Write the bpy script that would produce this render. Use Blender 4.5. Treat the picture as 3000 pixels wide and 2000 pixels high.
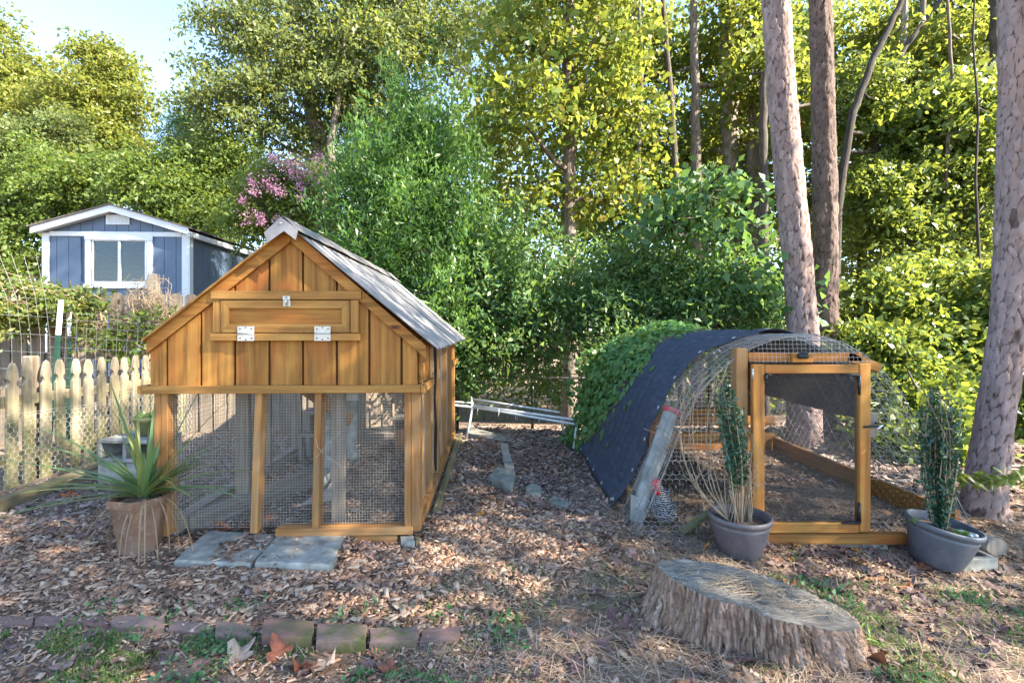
import bpy, math, random
import numpy as np
from mathutils import Vector, Matrix

random.seed(7)
RNG = np.random.default_rng(7)
R = math.radians
scene = bpy.context.scene
col = scene.collection
for o in list(bpy.data.objects):
    bpy.data.objects.remove(o)

# ------------------------------------------------------------ camera, sky, sun, exposure
F, CX, HY, CAMZ = 1450.0, 1500.0, 965.0, 1.25          # focal length (px of a 3000 px wide frame), centre, horizon row, eye height
cam_d = bpy.data.cameras.new('camera')
cam_d.sensor_width = 36.0
cam_d.lens = 36.0 * F / 3000.0
cam_d.shift_y = -(1000.0 - HY) / 3000.0
cam_d.clip_start, cam_d.clip_end = 0.05, 800.0
cam = bpy.data.objects.new('camera', cam_d)
col.objects.link(cam)
cam.location = (0, 0, CAMZ)
cam.rotation_euler = (R(90), 0, 0)
scene.camera = cam

SUN_DIR = Vector((0.88, -0.37, 0.73)).normalized()      # from the yard towards the sun
sun_el = math.asin(SUN_DIR.z)
sun_az = math.atan2(SUN_DIR.x, SUN_DIR.y)
world = bpy.data.worlds.new('World')
scene.world = world
world.use_nodes = True
wn = world.node_tree.nodes
sky = wn.new('ShaderNodeTexSky')
sky.sky_type = 'NISHITA'
sky.sun_disc = False
sky.sun_elevation = sun_el
sky.sun_rotation = sun_az
sky.air_density, sky.dust_density, sky.ozone_density = 0.8, 0.2, 1.2
bg = wn['Background']
bg.inputs['Strength'].default_value = 0.122
world.node_tree.links.new(sky.outputs[0], bg.inputs[0])
sun_d = bpy.data.lights.new('sun', 'SUN')
sun_d.energy, sun_d.angle, sun_d.color = 4.9, R(0.7), (1.0, 0.90, 0.75)
sun = bpy.data.objects.new('sun', sun_d)
col.objects.link(sun)
sun.rotation_euler = (-SUN_DIR).to_track_quat('-Z', 'Y').to_euler()
sun.location = (12, -4, 14)
scene.view_settings.view_transform = 'Standard'
scene.view_settings.look = 'None'
scene.view_settings.gamma = 1.0
scene.view_settings.use_curve_mapping = False
scene.view_settings.exposure = 2.7
scene.render.engine = 'CYCLES'
scene.cycles.max_bounces = 7
scene.cycles.diffuse_bounces = 4
scene.cycles.glossy_bounces = 2
scene.cycles.transmission_bounces = 3
scene.cycles.transparent_max_bounces = 7
scene.cycles.caustics_reflective = False
scene.cycles.caustics_refractive = False

# ------------------------------------------------------------ small maths
def P(px, py, Y):
    return Vector(((px - CX) / F * Y, Y, CAMZ - (py - HY) / F * Y))

def sstep(a, b, x):
    t = np.clip((np.asarray(x, float) - a) / (b - a), 0, 1)
    return t * t * (3 - 2 * t)

_T = np.random.default_rng(3).random((256, 256))
def vnoise(x, y):
    x = np.asarray(x, float); y = np.asarray(y, float)
    xi = np.floor(x).astype(int); yi = np.floor(y).astype(int)
    fx = x - xi; fy = y - yi
    fx = fx * fx * (3 - 2 * fx); fy = fy * fy * (3 - 2 * fy)
    a = _T[xi & 255, yi & 255]; b = _T[(xi + 1) & 255, yi & 255]
    c = _T[xi & 255, (yi + 1) & 255]; d = _T[(xi + 1) & 255, (yi + 1) & 255]
    return (a + (b - a) * fx) * (1 - fy) + (c + (d - c) * fx) * fy

def fbm(x, y, o=4):
    s = 0; a = 0.5
    for k in range(o):
        s = s + a * vnoise(x * 2 ** k + 17.3 * k, y * 2 ** k + 5.1 * k); a *= 0.5
    return s

def hgt(x, y):
    x = np.asarray(x, float); y = np.asarray(y, float)
    z = -0.10 * sstep(0.9, 2.8, x) * (1 - sstep(2.6, 3.3, y))
    back = np.maximum(0, y - 5.5)
    z = z - np.minimum(0.15 * back, 1.7) * sstep(-3.4, -1.2, x)
    z = z + 0.045 * np.maximum(0, y - 7) * (1 - sstep(-6, -3.4, x)) * (y < 20) + 0.58 * (y >= 20) * (1 - sstep(-6, -3.4, x))
    z = z + 0.10 * sstep(3.4, 6.0, x) * sstep(0, 3, y)
    near = 1 - sstep(4, 9, np.hypot(x, y - 2))
    z = z + (fbm(x * 2.1, y * 2.1, 3) - 0.44) * 0.035 * near + (fbm(x * 0.3, y * 0.3, 2) - 0.37) * 0.25 * sstep(7, 14, np.hypot(x, y))
    return z

def hz(x, y):
    return float(hgt(x, y))

def G(px, py):
    """ground point under a picture point"""
    Y = (CAMZ) * F / (py - HY)
    for _ in range(12):
        Y = (CAMZ - hz((px - CX) / F * Y, Y)) * F / (py - HY)
    p = P(px, py, Y)
    return p

# ------------------------------------------------------------ mesh builder
class MB:
    def __init__(s):
        s.v = []; s.f = []; s.uv = []
    def add(s, verts, faces, uvs=None):
        o = len(s.v)
        s.v.extend([tuple(p) for p in verts])
        s.f.extend([tuple(i + o for i in q) for q in faces])
        s.uv.extend(uvs if uvs is not None else [(p[0] + p[1], p[2]) for p in verts])
        return s
    def box(s, c, size, M=None, b=0.003):
        c = Vector(c); hx, hy, hzz = [max(1e-4, q / 2) for q in size]
        b = min(b, hx * .45, hy * .45, hzz * .45)
        la = max(range(3), key=lambda k: size[k])
        ou, ov = random.random() * 9, random.random() * 9
        loc = []; idx = {}
        for sx in (-1, 1):
            for sy in (-1, 1):
                for sz in (-1, 1):
                    for k in range(3):
                        d = [hx - b, hy - b, hzz - b]; d[k] += b
                        idx[(sx, sy, sz, k)] = len(loc)
                        loc.append(Vector((sx * d[0], sy * d[1], sz * d[2])))
        faces = []
        S = (-1, 1)
        for k in range(3):
            a_, b_ = [(1, 2), (0, 2), (0, 1)][k]
            for sg in S:
                q = []
                for (p, r) in ((-1, -1), (1, -1), (1, 1), (-1, 1)):
                    t = [0, 0, 0]; t[k] = sg; t[a_] = p; t[b_] = r
                    q.append(idx[(t[0], t[1], t[2], k)])
                faces.append(q)
            # edges along axis k, between faces a_ and b_
            for p in S:
                for r in S:
                    t0 = [0, 0, 0]; t0[a_] = p; t0[b_] = r
                    t1 = list(t0); t0[k] = -1; t1[k] = 1
                    faces.append([idx[(*t0, a_)], idx[(*t1, a_)], idx[(*t1, b_)], idx[(*t0, b_)]])
        for sx in S:
            for sy in S:
                for sz in S:
                    faces.append([idx[(sx, sy, sz, 0)], idx[(sx, sy, sz, 1)], idx[(sx, sy, sz, 2)]])
        out = []
        for q in faces:
            n = (loc[q[1]] - loc[q[0]]).cross(loc[q[2]] - loc[q[0]])
            m = sum((loc[i] for i in q), Vector()) / len(q)
            out.append(q if n.dot(m) > 0 else q[::-1])
        uvs = []
        for p in loc:
            oth = [p[k] for k in range(3) if k != la]
            uvs.append((oth[0] + oth[1] + ou, p[la] + ov))
        if M is not None:
            loc = [M @ p for p in loc]
        return s.add([p + c for p in loc], out, uvs)
    def beam(s, a, b, w, t, up=(0, 0, 1), bev=0.003):
        """a rectangular bar from a to b: w across (sideways), t along 'up'"""
        a = Vector(a); b = Vector(b); d = b - a; L = d.length; z = d.normalized()
        u = Vector(up); x = u.cross(z)
        if x.length < 1e-4:
            x = Vector((1, 0, 0)).cross(z)
        x.normalize(); y = z.cross(x)
        M = Matrix((x, y, z)).transposed()
        return s.box((a + b) / 2, (w, t, L), M, bev)
    def prism(s, poly, fn, t0, t1, grain=1):
        """poly in (a,b); fn(a,b,t) -> point; extruded from t0 to t1"""
        n = len(poly); ou, ov = random.random() * 9, random.random() * 9
        vs = [fn(a, b, t0) for a, b in poly] + [fn(a, b, t1) for a, b in poly]
        uv = [((a, b) if grain else (b, a)) for a, b in poly]
        uv = [(p[0] + ou, p[1] + ov) for p in uv] + [(p[0] + ou + t1 - t0, p[1] + ov) for p in uv]
        f = [tuple(range(n))[::-1], tuple(range(n, 2 * n))]
        for i in range(n):
            j = (i + 1) % n
            f.append((i, j, n + j, n + i))
        return s.add(vs, f, uv)
    def tube(s, pts, r, n=8, cap=True):
        pts = [Vector(p) for p in pts]; m = len(pts)
        rr = r if hasattr(r, '__len__') else [r] * m
        vs = []; uv = []; L = 0; ou = random.random() * 9
        ref = None
        for i in range(m):
            d = (pts[min(i + 1, m - 1)] - pts[max(i - 1, 0)])
            d = d.normalized() if d.length > 1e-9 else Vector((0, 0, 1))
            if ref is None:
                ref = Vector((0, 0, 1)).cross(d)
                if ref.length < 0.05: ref = Vector((1, 0, 0)).cross(d)
            x = (ref - d * ref.dot(d)).normalized(); ref = x; y = d.cross(x)
            if i: L += (pts[i] - pts[i - 1]).length
            for k in range(n):
                a = 2 * math.pi * k / n
                vs.append(pts[i] + (x * math.cos(a) + y * math.sin(a)) * rr[i])
                uv.append((ou + a * max(rr[i], .01), L))
        f = []
        for i in range(m - 1):
            for k in range(n):
                k2 = (k + 1) % n
                f.append((i * n + k, i * n + k2, (i + 1) * n + k2, (i + 1) * n + k))
        if cap:
            f.append(tuple(range(n))[::-1]); f.append(tuple((m - 1) * n + k for k in range(n)))
        return s.add(vs, f, uv)
    def lathe(s, prof, c, n=40, M=None):
        c = Vector(c); vs = []; uv = []
        for (r, z) in prof:
            for k in range(n):
                a = 2 * math.pi * k / n
                p = Vector((r * math.cos(a), r * math.sin(a), z))
                vs.append((M @ p if M is not None else p) + c); uv.append((a * .2, z))
        f = []
        for i in range(len(prof) - 1):
            for k in range(n):
                k2 = (k + 1) % n
                f.append((i * n + k, i * n + k2, (i + 1) * n + k2, (i + 1) * n + k))
        return s.add(vs, f, uv)

def mesh_of(name, mb, mat, smooth=False):
    me = bpy.data.meshes.new(name)
    me.from_pydata(mb.v, [], mb.f)
    ul = me.uv_layers.new(name='UVMap')
    li = np.zeros(len(me.loops), dtype=np.int32); me.loops.foreach_get('vertex_index', li)
    ul.data.foreach_set('uv', np.asarray(mb.uv, dtype=np.float32)[li].ravel())
    if mat: me.materials.append(mat)
    if smooth: me.polygons.foreach_set('use_smooth', [True] * len(me.polygons))
    me.update()
    return me

def wpos(o):
    p = Vector(o.location)
    while o.parent:
        o = o.parent; p += o.location
    return p

def put(name, me, parent=None, loc=(0, 0, 0), rot=None):
    o = bpy.data.objects.new(name, me); col.objects.link(o)
    o.location = loc
    if rot is not None: o.rotation_euler = rot
    if parent: o.parent = parent
    return o

def obj(name, mb, mat, parent=None, smooth=False, origin=None):
    """link the shapes (world coordinates) as ONE object, under parent"""
    if parent is not None:
        org = wpos(parent)
    else:
        org = Vector(origin) if origin is not None else Vector((0, 0, 0))
    if org.length > 0:
        mb.v = [(p[0] - org.x, p[1] - org.y, p[2] - org.z) for p in mb.v]
    o = put(name, mesh_of(name, mb, mat, smooth), parent)
    if parent is None: o.location = org
    return o

def tag(o, label=None, cat=None, group=None, kind=None):
    if label: o['label'] = label
    if cat: o['category'] = cat
    if group: o['group'] = group
    if kind: o['kind'] = kind
    return o

def thing(name, label, cat, loc=(0, 0, 0), group=None):
    o = bpy.data.objects.new(name, None); col.objects.link(o)
    o.location = loc; o.empty_display_size = 0.1
    return tag(o, label, cat, group)

def np_mesh(name, V, Fq, mat, smooth=False, uv=None):
    """V (n,3), Fq (m,k) numpy -> mesh"""
    me = bpy.data.meshes.new(name)
    n, (m, k) = len(V), Fq.shape
    me.vertices.add(n); me.vertices.foreach_set('co', np.asarray(V, np.float32).ravel())
    me.loops.add(m * k); me.loops.foreach_set('vertex_index', np.asarray(Fq, np.int32).ravel())
    me.polygons.add(m)
    me.polygons.foreach_set('loop_start', np.arange(0, m * k, k, dtype=np.int32))
    me.polygons.foreach_set('loop_total', np.full(m, k, np.int32))
    if smooth: me.polygons.foreach_set('use_smooth', np.ones(m, bool))
    me.update(calc_edges=True)
    if uv is not None:
        ul = me.uv_layers.new(name='UVMap')
        ul.data.foreach_set('uv', np.asarray(uv, np.float32)[np.asarray(Fq).ravel()].ravel())
    if mat: me.materials.append(mat)
    return me

# ------------------------------------------------------------ materials
class NT:
    def __init__(s, name):
        s.m = bpy.data.materials.new(name); s.m.use_nodes = True
        s.t = s.m.node_tree; s.n = s.t.nodes; s.bsdf = s.n['Principled BSDF']
        s.out = s.n['Material Output']
    def new(s, t, **kw):
        x = s.n.new(t)
        for k, v in kw.items():
            setattr(x, k, v)
        return x
    def L(s, a, b):
        s.t.links.new(a, b)
    def coord(s, kind='UV', scale=(1, 1, 1)):
        tc = s.new('ShaderNodeTexCoord'); mp = s.new('ShaderNodeMapping')
        mp.inputs['Scale'].default_value = scale
        s.L(tc.outputs[kind], mp.inputs[0]); return mp.outputs[0]
    def noise(s, vec, scale=5, detail=4, rough=.55, dist=0):
        x = s.new('ShaderNodeTexNoise'); x.inputs['Scale'].default_value = scale
        x.inputs['Detail'].default_value = detail; x.inputs['Roughness'].default_value = rough
        x.inputs['Distortion'].default_value = dist
        if vec is not None: s.L(vec, x.inputs['Vector'])
        return x.outputs['Fac']
    def ramp(s, fac, stops, interp='LINEAR'):
        x = s.new('ShaderNodeValToRGB'); x.color_ramp.interpolation = interp
        e = x.color_ramp.elements
        while len(e) < len(stops): e.new(0.5)
        for i, (p, c) in enumerate(stops):
            e[i].position = p; e[i].color = (*c, 1) if len(c) == 3 else c
        s.L(fac, x.inputs[0]); return x.outputs[0]
    def mix(s, fac, a, b, mode='MIX'):
        x = s.new('ShaderNodeMix', data_type='RGBA', blend_type=mode)
        for sock, v in ((x.inputs[0], fac), (x.inputs[6], a), (x.inputs[7], b)):
            if hasattr(v, 'is_linked') or hasattr(v, 'links'): s.L(v, sock)
            elif isinstance(v, (int, float)): sock.default_value = v
            else: sock.default_value = (*v, 1)
        return x.outputs[2]
    def mrange(s, v, a, b, c=0, d=1):
        x = s.new('ShaderNodeMapRange'); s.L(v, x.inputs[0])
        for i, q in enumerate((a, b, c, d)): x.inputs[i + 1].default_value = q
        return x.outputs[0]
    def bump(s, hsock, strength=.3, dist=.01):
        b = s.new('ShaderNodeBump'); b.inputs['Strength'].default_value = strength
        b.inputs['Distance'].default_value = dist
        s.L(hsock, b.inputs['Height']); s.L(b.outputs[0], s.bsdf.inputs['Normal'])
    def base(s, c):
        if hasattr(c, 'links'): s.L(c, s.bsdf.inputs['Base Color'])
        else: s.bsdf.inputs['Base Color'].default_value = (*c, 1)
    def set(s, **kw):
        for k, v in kw.items():
            s.bsdf.inputs[k.replace('_', ' ')].default_value = v
    def orand(s):
        return s.new('ShaderNodeObjectInfo').outputs['Random']
    def irand(s):
        return s.new('ShaderNodeNewGeometry').outputs['Random Per Island']

def wood(name, dark, mid, light, stain=None, stain_amt=.5, rough=.75, knots=True, gscale=1.0, moss=None):
    t = NT(name)
    uv = t.coord('UV', (1, 1, 1))
    ofs = t.new('ShaderNodeVectorMath', operation='ADD')
    t.L(uv, ofs.inputs[0]); cmb = t.new('ShaderNodeCombineXYZ'); o = t.orand()
    mm = t.new('ShaderNodeMath', operation='MULTIPLY'); mm.inputs[1].default_value = 37.0; t.L(o, mm.inputs[0])
    t.L(mm.outputs[0], cmb.inputs[0]); t.L(mm.outputs[0], cmb.inputs[1]); t.L(cmb.outputs[0], ofs.inputs[1])
    v = ofs.outputs[0]
    def sc(x, y):
        mp = t.new('ShaderNodeMapping'); mp.inputs['Scale'].default_value = (x * gscale, y * gscale, 1); t.L(v, mp.inputs[0]); return mp.outputs[0]
    fine = t.noise(sc(170, 5), 1, 4, .6)
    rings = t.noise(sc(26, 1.3), 1, 3, .5, .8)
    blot = t.noise(sc(7, 2.6), 1, 4, .6)
    g = t.ramp(rings, [(.28, dark), (.5, mid), (.72, light)])
    g = t.mix(t.mrange(fine, .35, .7), t.mix(.75, dark, g), g)
    if stain is not None:
        g = t.mix(t.mrange(blot, .46, .68, 0, stain_amt), g, stain)
    if knots:
        vo = t.new('ShaderNodeTexVoronoi'); vo.inputs['Scale'].default_value = 1.0
        t.L(sc(5.2, 2.1), vo.inputs['Vector'])
        g = t.mix(t.mrange(vo.outputs['Distance'], .05, .10, .92, 0), g, (dark[0] * .3, dark[1] * .3, dark[2] * .3))
    if knots:
        g = t.mix(t.mrange(t.noise(sc(11, .9), 1, 5, .7), .56, .74, 0, .5), g, tuple(q * .55 for q in dark))
    if moss:
        oc = t.new('ShaderNodeTexCoord'); sp = t.new('ShaderNodeSeparateXYZ'); t.L(oc.outputs['Object'], sp.inputs[0])
        ml = t.new('ShaderNodeMath', operation='MULTIPLY'); t.L(t.mrange(sp.outputs[2], .85, .25, .05, 1), ml.inputs[0]); t.L(t.mrange(blot, .35, .6, .25, .85), ml.inputs[1])
        g = t.mix(ml.outputs[0], g, moss)
    hs = t.new('ShaderNodeHueSaturation'); t.L(g, hs.inputs['Color'])
    t.L(t.mrange(o, 0, 1, .82, 1.18), hs.inputs['Value'])
    t.base(hs.outputs[0]); t.set(Roughness=rough); t.bsdf.inputs['Specular IOR Level'].default_value = .3
    t.bump(fine, .35, .004)
    return t.m

def plain(name, c, rough=.6, metal=0.0, var=.15, nscale=12, spec=.4, bump=.1, bdist=.003, c2=None, coord='Object'):
    t = NT(name)
    n = t.noise(t.coord(coord), nscale, 5, .6)
    a = tuple(max(0, q * (1 - var)) for q in c); b = c2 if c2 else tuple(q * (1 + var) for q in c)
    t.base(t.ramp(n, [(.3, a), (.7, b)]))
    t.set(Roughness=rough, Metallic=metal); t.bsdf.inputs['Specular IOR Level'].default_value = spec
    if bump: t.bump(n, bump, bdist)
    return t.m

def leafmat(name, cols, trans=.45, rough=.45, tcol=None, spec=.35):
    """leaf: each leaf one of a few greens, part of the light passing through"""
    t = NT(name)
    r = t.irand()
    st = [(i / max(1, len(cols) - 1), c) for i, c in enumerate(cols)]
    c = t.ramp(r, st)
    t.base(c); t.set(Roughness=rough); t.bsdf.inputs['Specular IOR Level'].default_value = spec
    tr = t.new('ShaderNodeBsdfTranslucent')
    tc = t.mix(.75, c, tcol if tcol else (.30, .36, .03), 'MIX') if tcol is not False else c
    t.L(tc, tr.inputs[0])
    mx = t.new('ShaderNodeMixShader'); mx.inputs[0].default_value = trans
    t.L(t.bsdf.outputs[0], mx.inputs[1]); t.L(tr.outputs[0], mx.inputs[2]); t.L(mx.outputs[0], t.out.inputs[0])
    return t.m

def islandmat(name, stops, rough=.8, spec=.2, nz=0):
    t = NT(name); c = t.ramp(t.irand(), stops)
    if nz:
        n = t.noise(t.coord('Object'), nz, 3)
        c = t.mix(t.mrange(n, .3, .7, .0, .45), c, (.05, .035, .03))
    t.base(c); t.set(Roughness=rough); t.bsdf.inputs['Specular IOR Level'].default_value = spec
    return t.m

M = {}
M['cedar'] = wood('stained_cedar', (.14, .058, .011), (.32, .142, .026), (.43, .215, .046), stain=(.36, .105, .020), stain_amt=.7)
M['cedar_trim'] = wood('cedar_trim', (.19, .088, .02), (.34, .165, .038), (.43, .235, .062), stain=(.32, .14, .032), stain_amt=.4, knots=False)
M['cedar_post'] = wood('cedar_post', (.19, .08, .022), (.34, .16, .05), (.42, .22, .08), stain=(.22, .16, .085), stain_amt=.6, knots=False)
M['door_wood'] = wood('door_wood', (.13, .06, .016), (.33, .155, .035), (.44, .23, .05), stain=(.34, .09, .018), stain_amt=.6)
M['grey_wood'] = wood('weathered_wood', (.12, .10, .085), (.25, .215, .18), (.36, .32, .28), stain=(.19, .17, .12), stain_amt=.6, knots=False)
M['fence_wood'] = wood('old_fence_wood', (.11, .085, .06), (.21, .165, .12), (.31, .26, .20), stain=(.14, .11, .08), stain_amt=.5)
M['picket_wood'] = wood('mossy_picket_wood', (.16, .13, .09), (.28, .235, .165), (.39, .335, .25), stain=(.17, .14, .09), stain_amt=.7, knots=False, moss=(.165, .165, .055))
M['timber'] = wood('edging_timber', (.09, .07, .04), (.19, .155, .09), (.27, .23, .14), stain=(.15, .16, .07), stain_amt=.5, knots=False)
M['dark_in'] = plain('dark_plywood', (.10, .055, .03), .8)
M['galv'] = plain('galvanised_wire', (.22, .22, .22), .45, .35, .25, 30, bump=0)
M['mesh_wire'] = plain('dusty_wire', (.36, .33, .28), .6, .1, .2, 30, bump=0)
M['hex_wire'] = plain('hexagonal_wire', (.36, .35, .33), .55, .2, .2, 30, bump=0)
M['screen'] = plain('dark_screen_wire', (.07, .06, .055), .6, .1, .2, 30, bump=0)
M['steel'] = plain('zinc_plate', (.46, .44, .39), .4, .6, .12, 40, bump=.05)
M['screw'] = plain('rusty_screw', (.22, .10, .05), .6, .3)
M['black_metal'] = plain('black_metal', (.02, .02, .022), .4, .3)
M['pvc'] = plain('white_pvc', (.62, .62, .60), .4, 0, .15, 6, c2=(.70, .71, .70), spec=.4)
M['pvc_old'] = plain('dirty_pvc', (.20, .21, .18), .6, 0, .4, 9, c2=(.38, .39, .35))
M['red_cap'] = plain('red_plastic', (.42, .06, .07), .5, 0, .2)
M['white_paint'] = plain('white_paint', (.58, .61, .63), .6, 0, .05, 8, spec=.3)
M['concrete'] = plain('weathered_concrete', (.25, .24, .20), .9, 0, .35, 14, spec=.15, bump=.5, bdist=.004, c2=(.38, .365, .315))
M['stone'] = plain('rough_stone', (.20, .21, .18), .9, 0, .35, 10, spec=.15, bump=.6, bdist=.006)
M['brick'] = None
# ------------------------------------------------------------ ground
def ground_material():
    t = NT('yard_ground')
    pos = t.new('ShaderNodeNewGeometry').outputs['Position']
    n1 = t.noise(pos, 38, 6, .7); n2 = t.noise(pos, 5, 4, .6); n3 = t.noise(pos, 1.2, 3, .5)
    c = t.ramp(n1, [(.3, (.085, .055, .038)), (.5, (.18, .12, .082)), (.7, (.31, .22, .155))])
    c2 = t.ramp(n1, [(.3, (.11, .082, .062)), (.55, (.25, .195, .145)), (.75, (.37, .30, .23))])
    c = t.mix(t.mrange(n2, .4, .62), c, c2)
    c = t.mix(t.mrange(n3, .55, .7, 0, .35), c, (.05, .06, .025))
    t.base(c); t.set(Roughness=.95); t.bsdf.inputs['Specular IOR Level'].default_value = .1
    t.bump(n1, .8, .02)
    return t.m

def build_ground():
    def axis(lo, hi, fine, far):
        a = list(np.arange(lo, hi, fine))
        s = fine; p = hi
        b = []
        while p < far: b.append(p); s *= 1.25; p += s
        b.append(far); c = []; s = fine; p = lo - fine
        while p > -far: c.append(p); s *= 1.25; p -= s
        c.append(-far)
        return np.array(c[::-1] + a + b)
    xs = axis(-5.0, 4.6, .045, 260); ys = axis(1.3, 6.6, .045, 260)
    X, Y = np.meshgrid(xs, ys, indexing='ij')
    V = np.stack([X, Y, hgt(X, Y)], -1).reshape(-1, 3)
    ny = len(ys); i, j = np.meshgrid(np.arange(len(xs) - 1), np.arange(ny - 1), indexing='ij')
    a = (i * ny + j).ravel()
    Fq = np.stack([a, a + ny, a + ny + 1, a + 1], 1)
    o = put('ground', np_mesh('ground', V, Fq, ground_material(), True))
    tag(o, 'bare brown yard soil running back under the trees', 'ground', kind='structure')
build_ground()

# ------------------------------------------------------------ wire helpers
def grid_wires(mb, fn, S, T, ds, dt, r, n=3, seg=1):
    k = 0
    for i in range(int(S / ds) + 1):
        s = i * ds
        mb.tube([fn(s, T * q / seg) for q in range(seg + 1)], r, n, False)
    for j in range(int(T / dt) + 1):
        t_ = j * dt
        mb.tube([fn(S * q / seg, t_) for q in range(seg + 1)], r, n, False)
    return mb

def hex_wires(mb, fn, S, T, a, r, keep=None):
    """chicken wire: hexagons of width a over a patch S x T"""
    w = a; hh = a * 0.9; edges = set(); rows = int(T / (hh * .75)) + 1; cols = int(S / w) + 1
    for j in range(rows):
        for i in range(cols):
            cx = i * w + (w / 2 if j % 2 else 0); cy = j * hh * .75
            pts = [(cx, cy + hh / 2), (cx + w / 2, cy + hh / 4), (cx + w / 2, cy - hh / 4), (cx, cy - hh / 2), (cx - w / 2, cy - hh / 4), (cx - w / 2, cy + hh / 4)]
            for q in range(6):
                p0, p1 = pts[q], pts[(q + 1) % 6]
                e = tuple(sorted(((round(p0[0], 4), round(p0[1], 4)), (round(p1[0], 4), round(p1[1], 4)))))
                edges.add(e)
    for (p0, p1) in edges:
        if min(p0[0], p1[0]) < 0 or max(p0[0], p1[0]) > S or min(p0[1], p1[1]) < 0 or max(p0[1], p1[1]) > T: continue
        if keep and not keep((p0[0] + p1[0]) / 2, (p0[1] + p1[1]) / 2): continue
        mb.tube([fn(*p0), fn(*p1)], r, 3, False)
    return mb

# ------------------------------------------------------------ the gabled wooden coop
CA = R(2.1); CO = Vector((-0.55, 2.92, 0)); cu = Vector((math.cos(CA), math.sin(CA), 0)); cv = Vector((-math.sin(CA), math.cos(CA), 0))
def C(u, v, z): return CO + cu * u + cv * v + Vector((0, 0, z))
CM = Matrix((cu, cv, Vector((0, 0, 1)))).transposed()
UL, UP, UR = -1.540, -0.735, 0.035
def zr(u):
    return 1.195 + (u - UL) / (UP - UL) * (1.835 - 1.195) if u < UP else 1.835 + (u - UP) / (UR - UP) * (1.165 - 1.835)

coop = thing('chicken_coop', 'orange stained wooden chicken coop with gable, metal roof and wire front', 'chicken coop', C(-.77, 1.3, 0))
def cbox(mb, u0, u1, v0, v1, z0, z1, b=.003):
    return mb.box(C((u0 + u1) / 2, (v0 + v1) / 2, (z0 + z1) / 2), (abs(u1 - u0), abs(v1 - v0), abs(z1 - z0)), CM, b)
def cpart(name, u0, u1, v0, v1, z0, z1, mat, parent=None, b=.003):
    return obj(name, cbox(MB(), u0, u1, v0, v1, z0, z1, b), M[mat], parent or coop)

# gable siding
seams = [-1.549, -1.448, -1.255, -1.063, -.866, -.673, -.477, -.288, -.1, -.003]
for a, b in zip(seams[:-1], seams[1:]):
    a += .006; b -= .008
    top = [(b, zr(b) - .012), (a, zr(a) - .012)]
    if a < UP < b: top.insert(1, (UP, zr(UP) - .012))
    jit = random.uniform(0, .003)
    obj('siding_board', MB().prism([(a, .915), (b, .915)] + top, lambda p, q, t, j=jit: C(p, t + j, q), .0, .02), M['cedar'], coop)
bk = MB().prism([(-1.54, .93), (-.01, .93), (-.01, zr(-.01) - .03), (UP, zr(UP) - .03), (-1.54, zr(-1.54) - .03)], lambda p, q, t: C(p, t, q), .027, .035)
obj('backing_panel', bk, M['dark_in'], coop)
# rear gable, closed as well
rear = MB().prism([(-1.54, .93), (-.01, .93), (-.01, zr(-.01) - .03), (UP, zr(UP) - .03), (-1.54, zr(-1.54) - .03)], lambda p, q, t: C(p, t, q), 2.62, 2.64)
obj('rear_gable', rear, M['cedar'], coop)
# floor of the nesting loft
cpart('loft_floor', -1.53, -.02, .04, 1.0, .90, .918, 'dark_in')
# rakes
for (a, b) in ((UL - .01, UP - .002), (UP + .002, UR + .012)):
    lo, hi = (a, b)
    poly = [(lo, zr(lo)), (hi, zr(hi)), (hi, zr(hi) - .075), (lo, zr(lo) - .075)]
    obj('rake_board', MB().prism(poly, lambda p, q, t: C(p, t, q), -.024, -.003, 0), M['cedar'], coop)
# thin roof decking seen under the sheets along the left rake
obj('roof_deck', MB().prism([(UL - .018, zr(UL) - .016), (UP, zr(UP) + .001), (UP, zr(UP) + .014), (UL - .018, zr(UL) - .002)], lambda p, q, t: C(p, t, q), -.055, 2.66, 0), M['cedar_trim'], coop)
# roof
def roof_material():
    t = NT('grey_corrugated_metal')
    pos = t.coord('Object'); n = t.noise(pos, 9, 4); n2 = t.noise(pos, 60, 3)
    c = t.ramp(n, [(.3, (.17, .16, .155)), (.7, (.27, .258, .25))])
    t.base(c); t.set(Metallic=.3, Roughness=.55); t.bump(n2, .06, .002)
    return t.m
M['roof'] = roof_material()
roof = thing('roof', None, None, Vector(C(UP, 1.3, 1.85)) - coop.location); roof.parent = coop
def roof_sheet(sgn, va, vb, lift):
    nv = int((vb - va) / .0095); rows = 10
    vs = []; f = []
    for i in range(nv + 1):
        v = va + (vb - va) * i / nv
        ph = (v % .1) / .1
        rib = .013 if ph < .22 else (.0 if .34 < ph < .88 else .0065)
        for k in range(rows + 1):
            q = k / rows
            if sgn > 0: u = UP + (UR + .085 - UP) * q; z = 1.852 + (1.142 - 1.852) * q - .012
            else: u = UP - (UP - UL + .022) * q; z = 1.852 + (1.196 - 1.852) * q - .012
            vs.append(C(u, v, z + rib + lift))
    w = rows + 1
    for i in range(nv):
        for k in range(rows):
            a = i * w + k
            q = (a, a + 1, a + w + 1, a + w)
            f.append(q if sgn > 0 else q[::-1])
    n = len(vs)
    vs += [p - Vector((0, 0, .0016)) for p in vs]
    f += [tuple(i + n for i in q[::-1]) for q in f]
    for i in range(nv):                                   # close the eave and the ends so the sheet has an edge
        a, b = i * w + rows, (i + 1) * w + rows
        f.append((a, b, b + n, a + n))
    for k in range(rows):
        f.append((k, k + 1, k + 1 + n, k + n)); a = nv * w + k; f.append((a, a + 1, a + 1 + n, a + n))
    obj('roof_sheet', MB().add(vs, f), M['roof'], roof)
roof_sheet(1, -.075, 1.30, .004); roof_sheet(1, 1.22, 2.70, .010)
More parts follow.
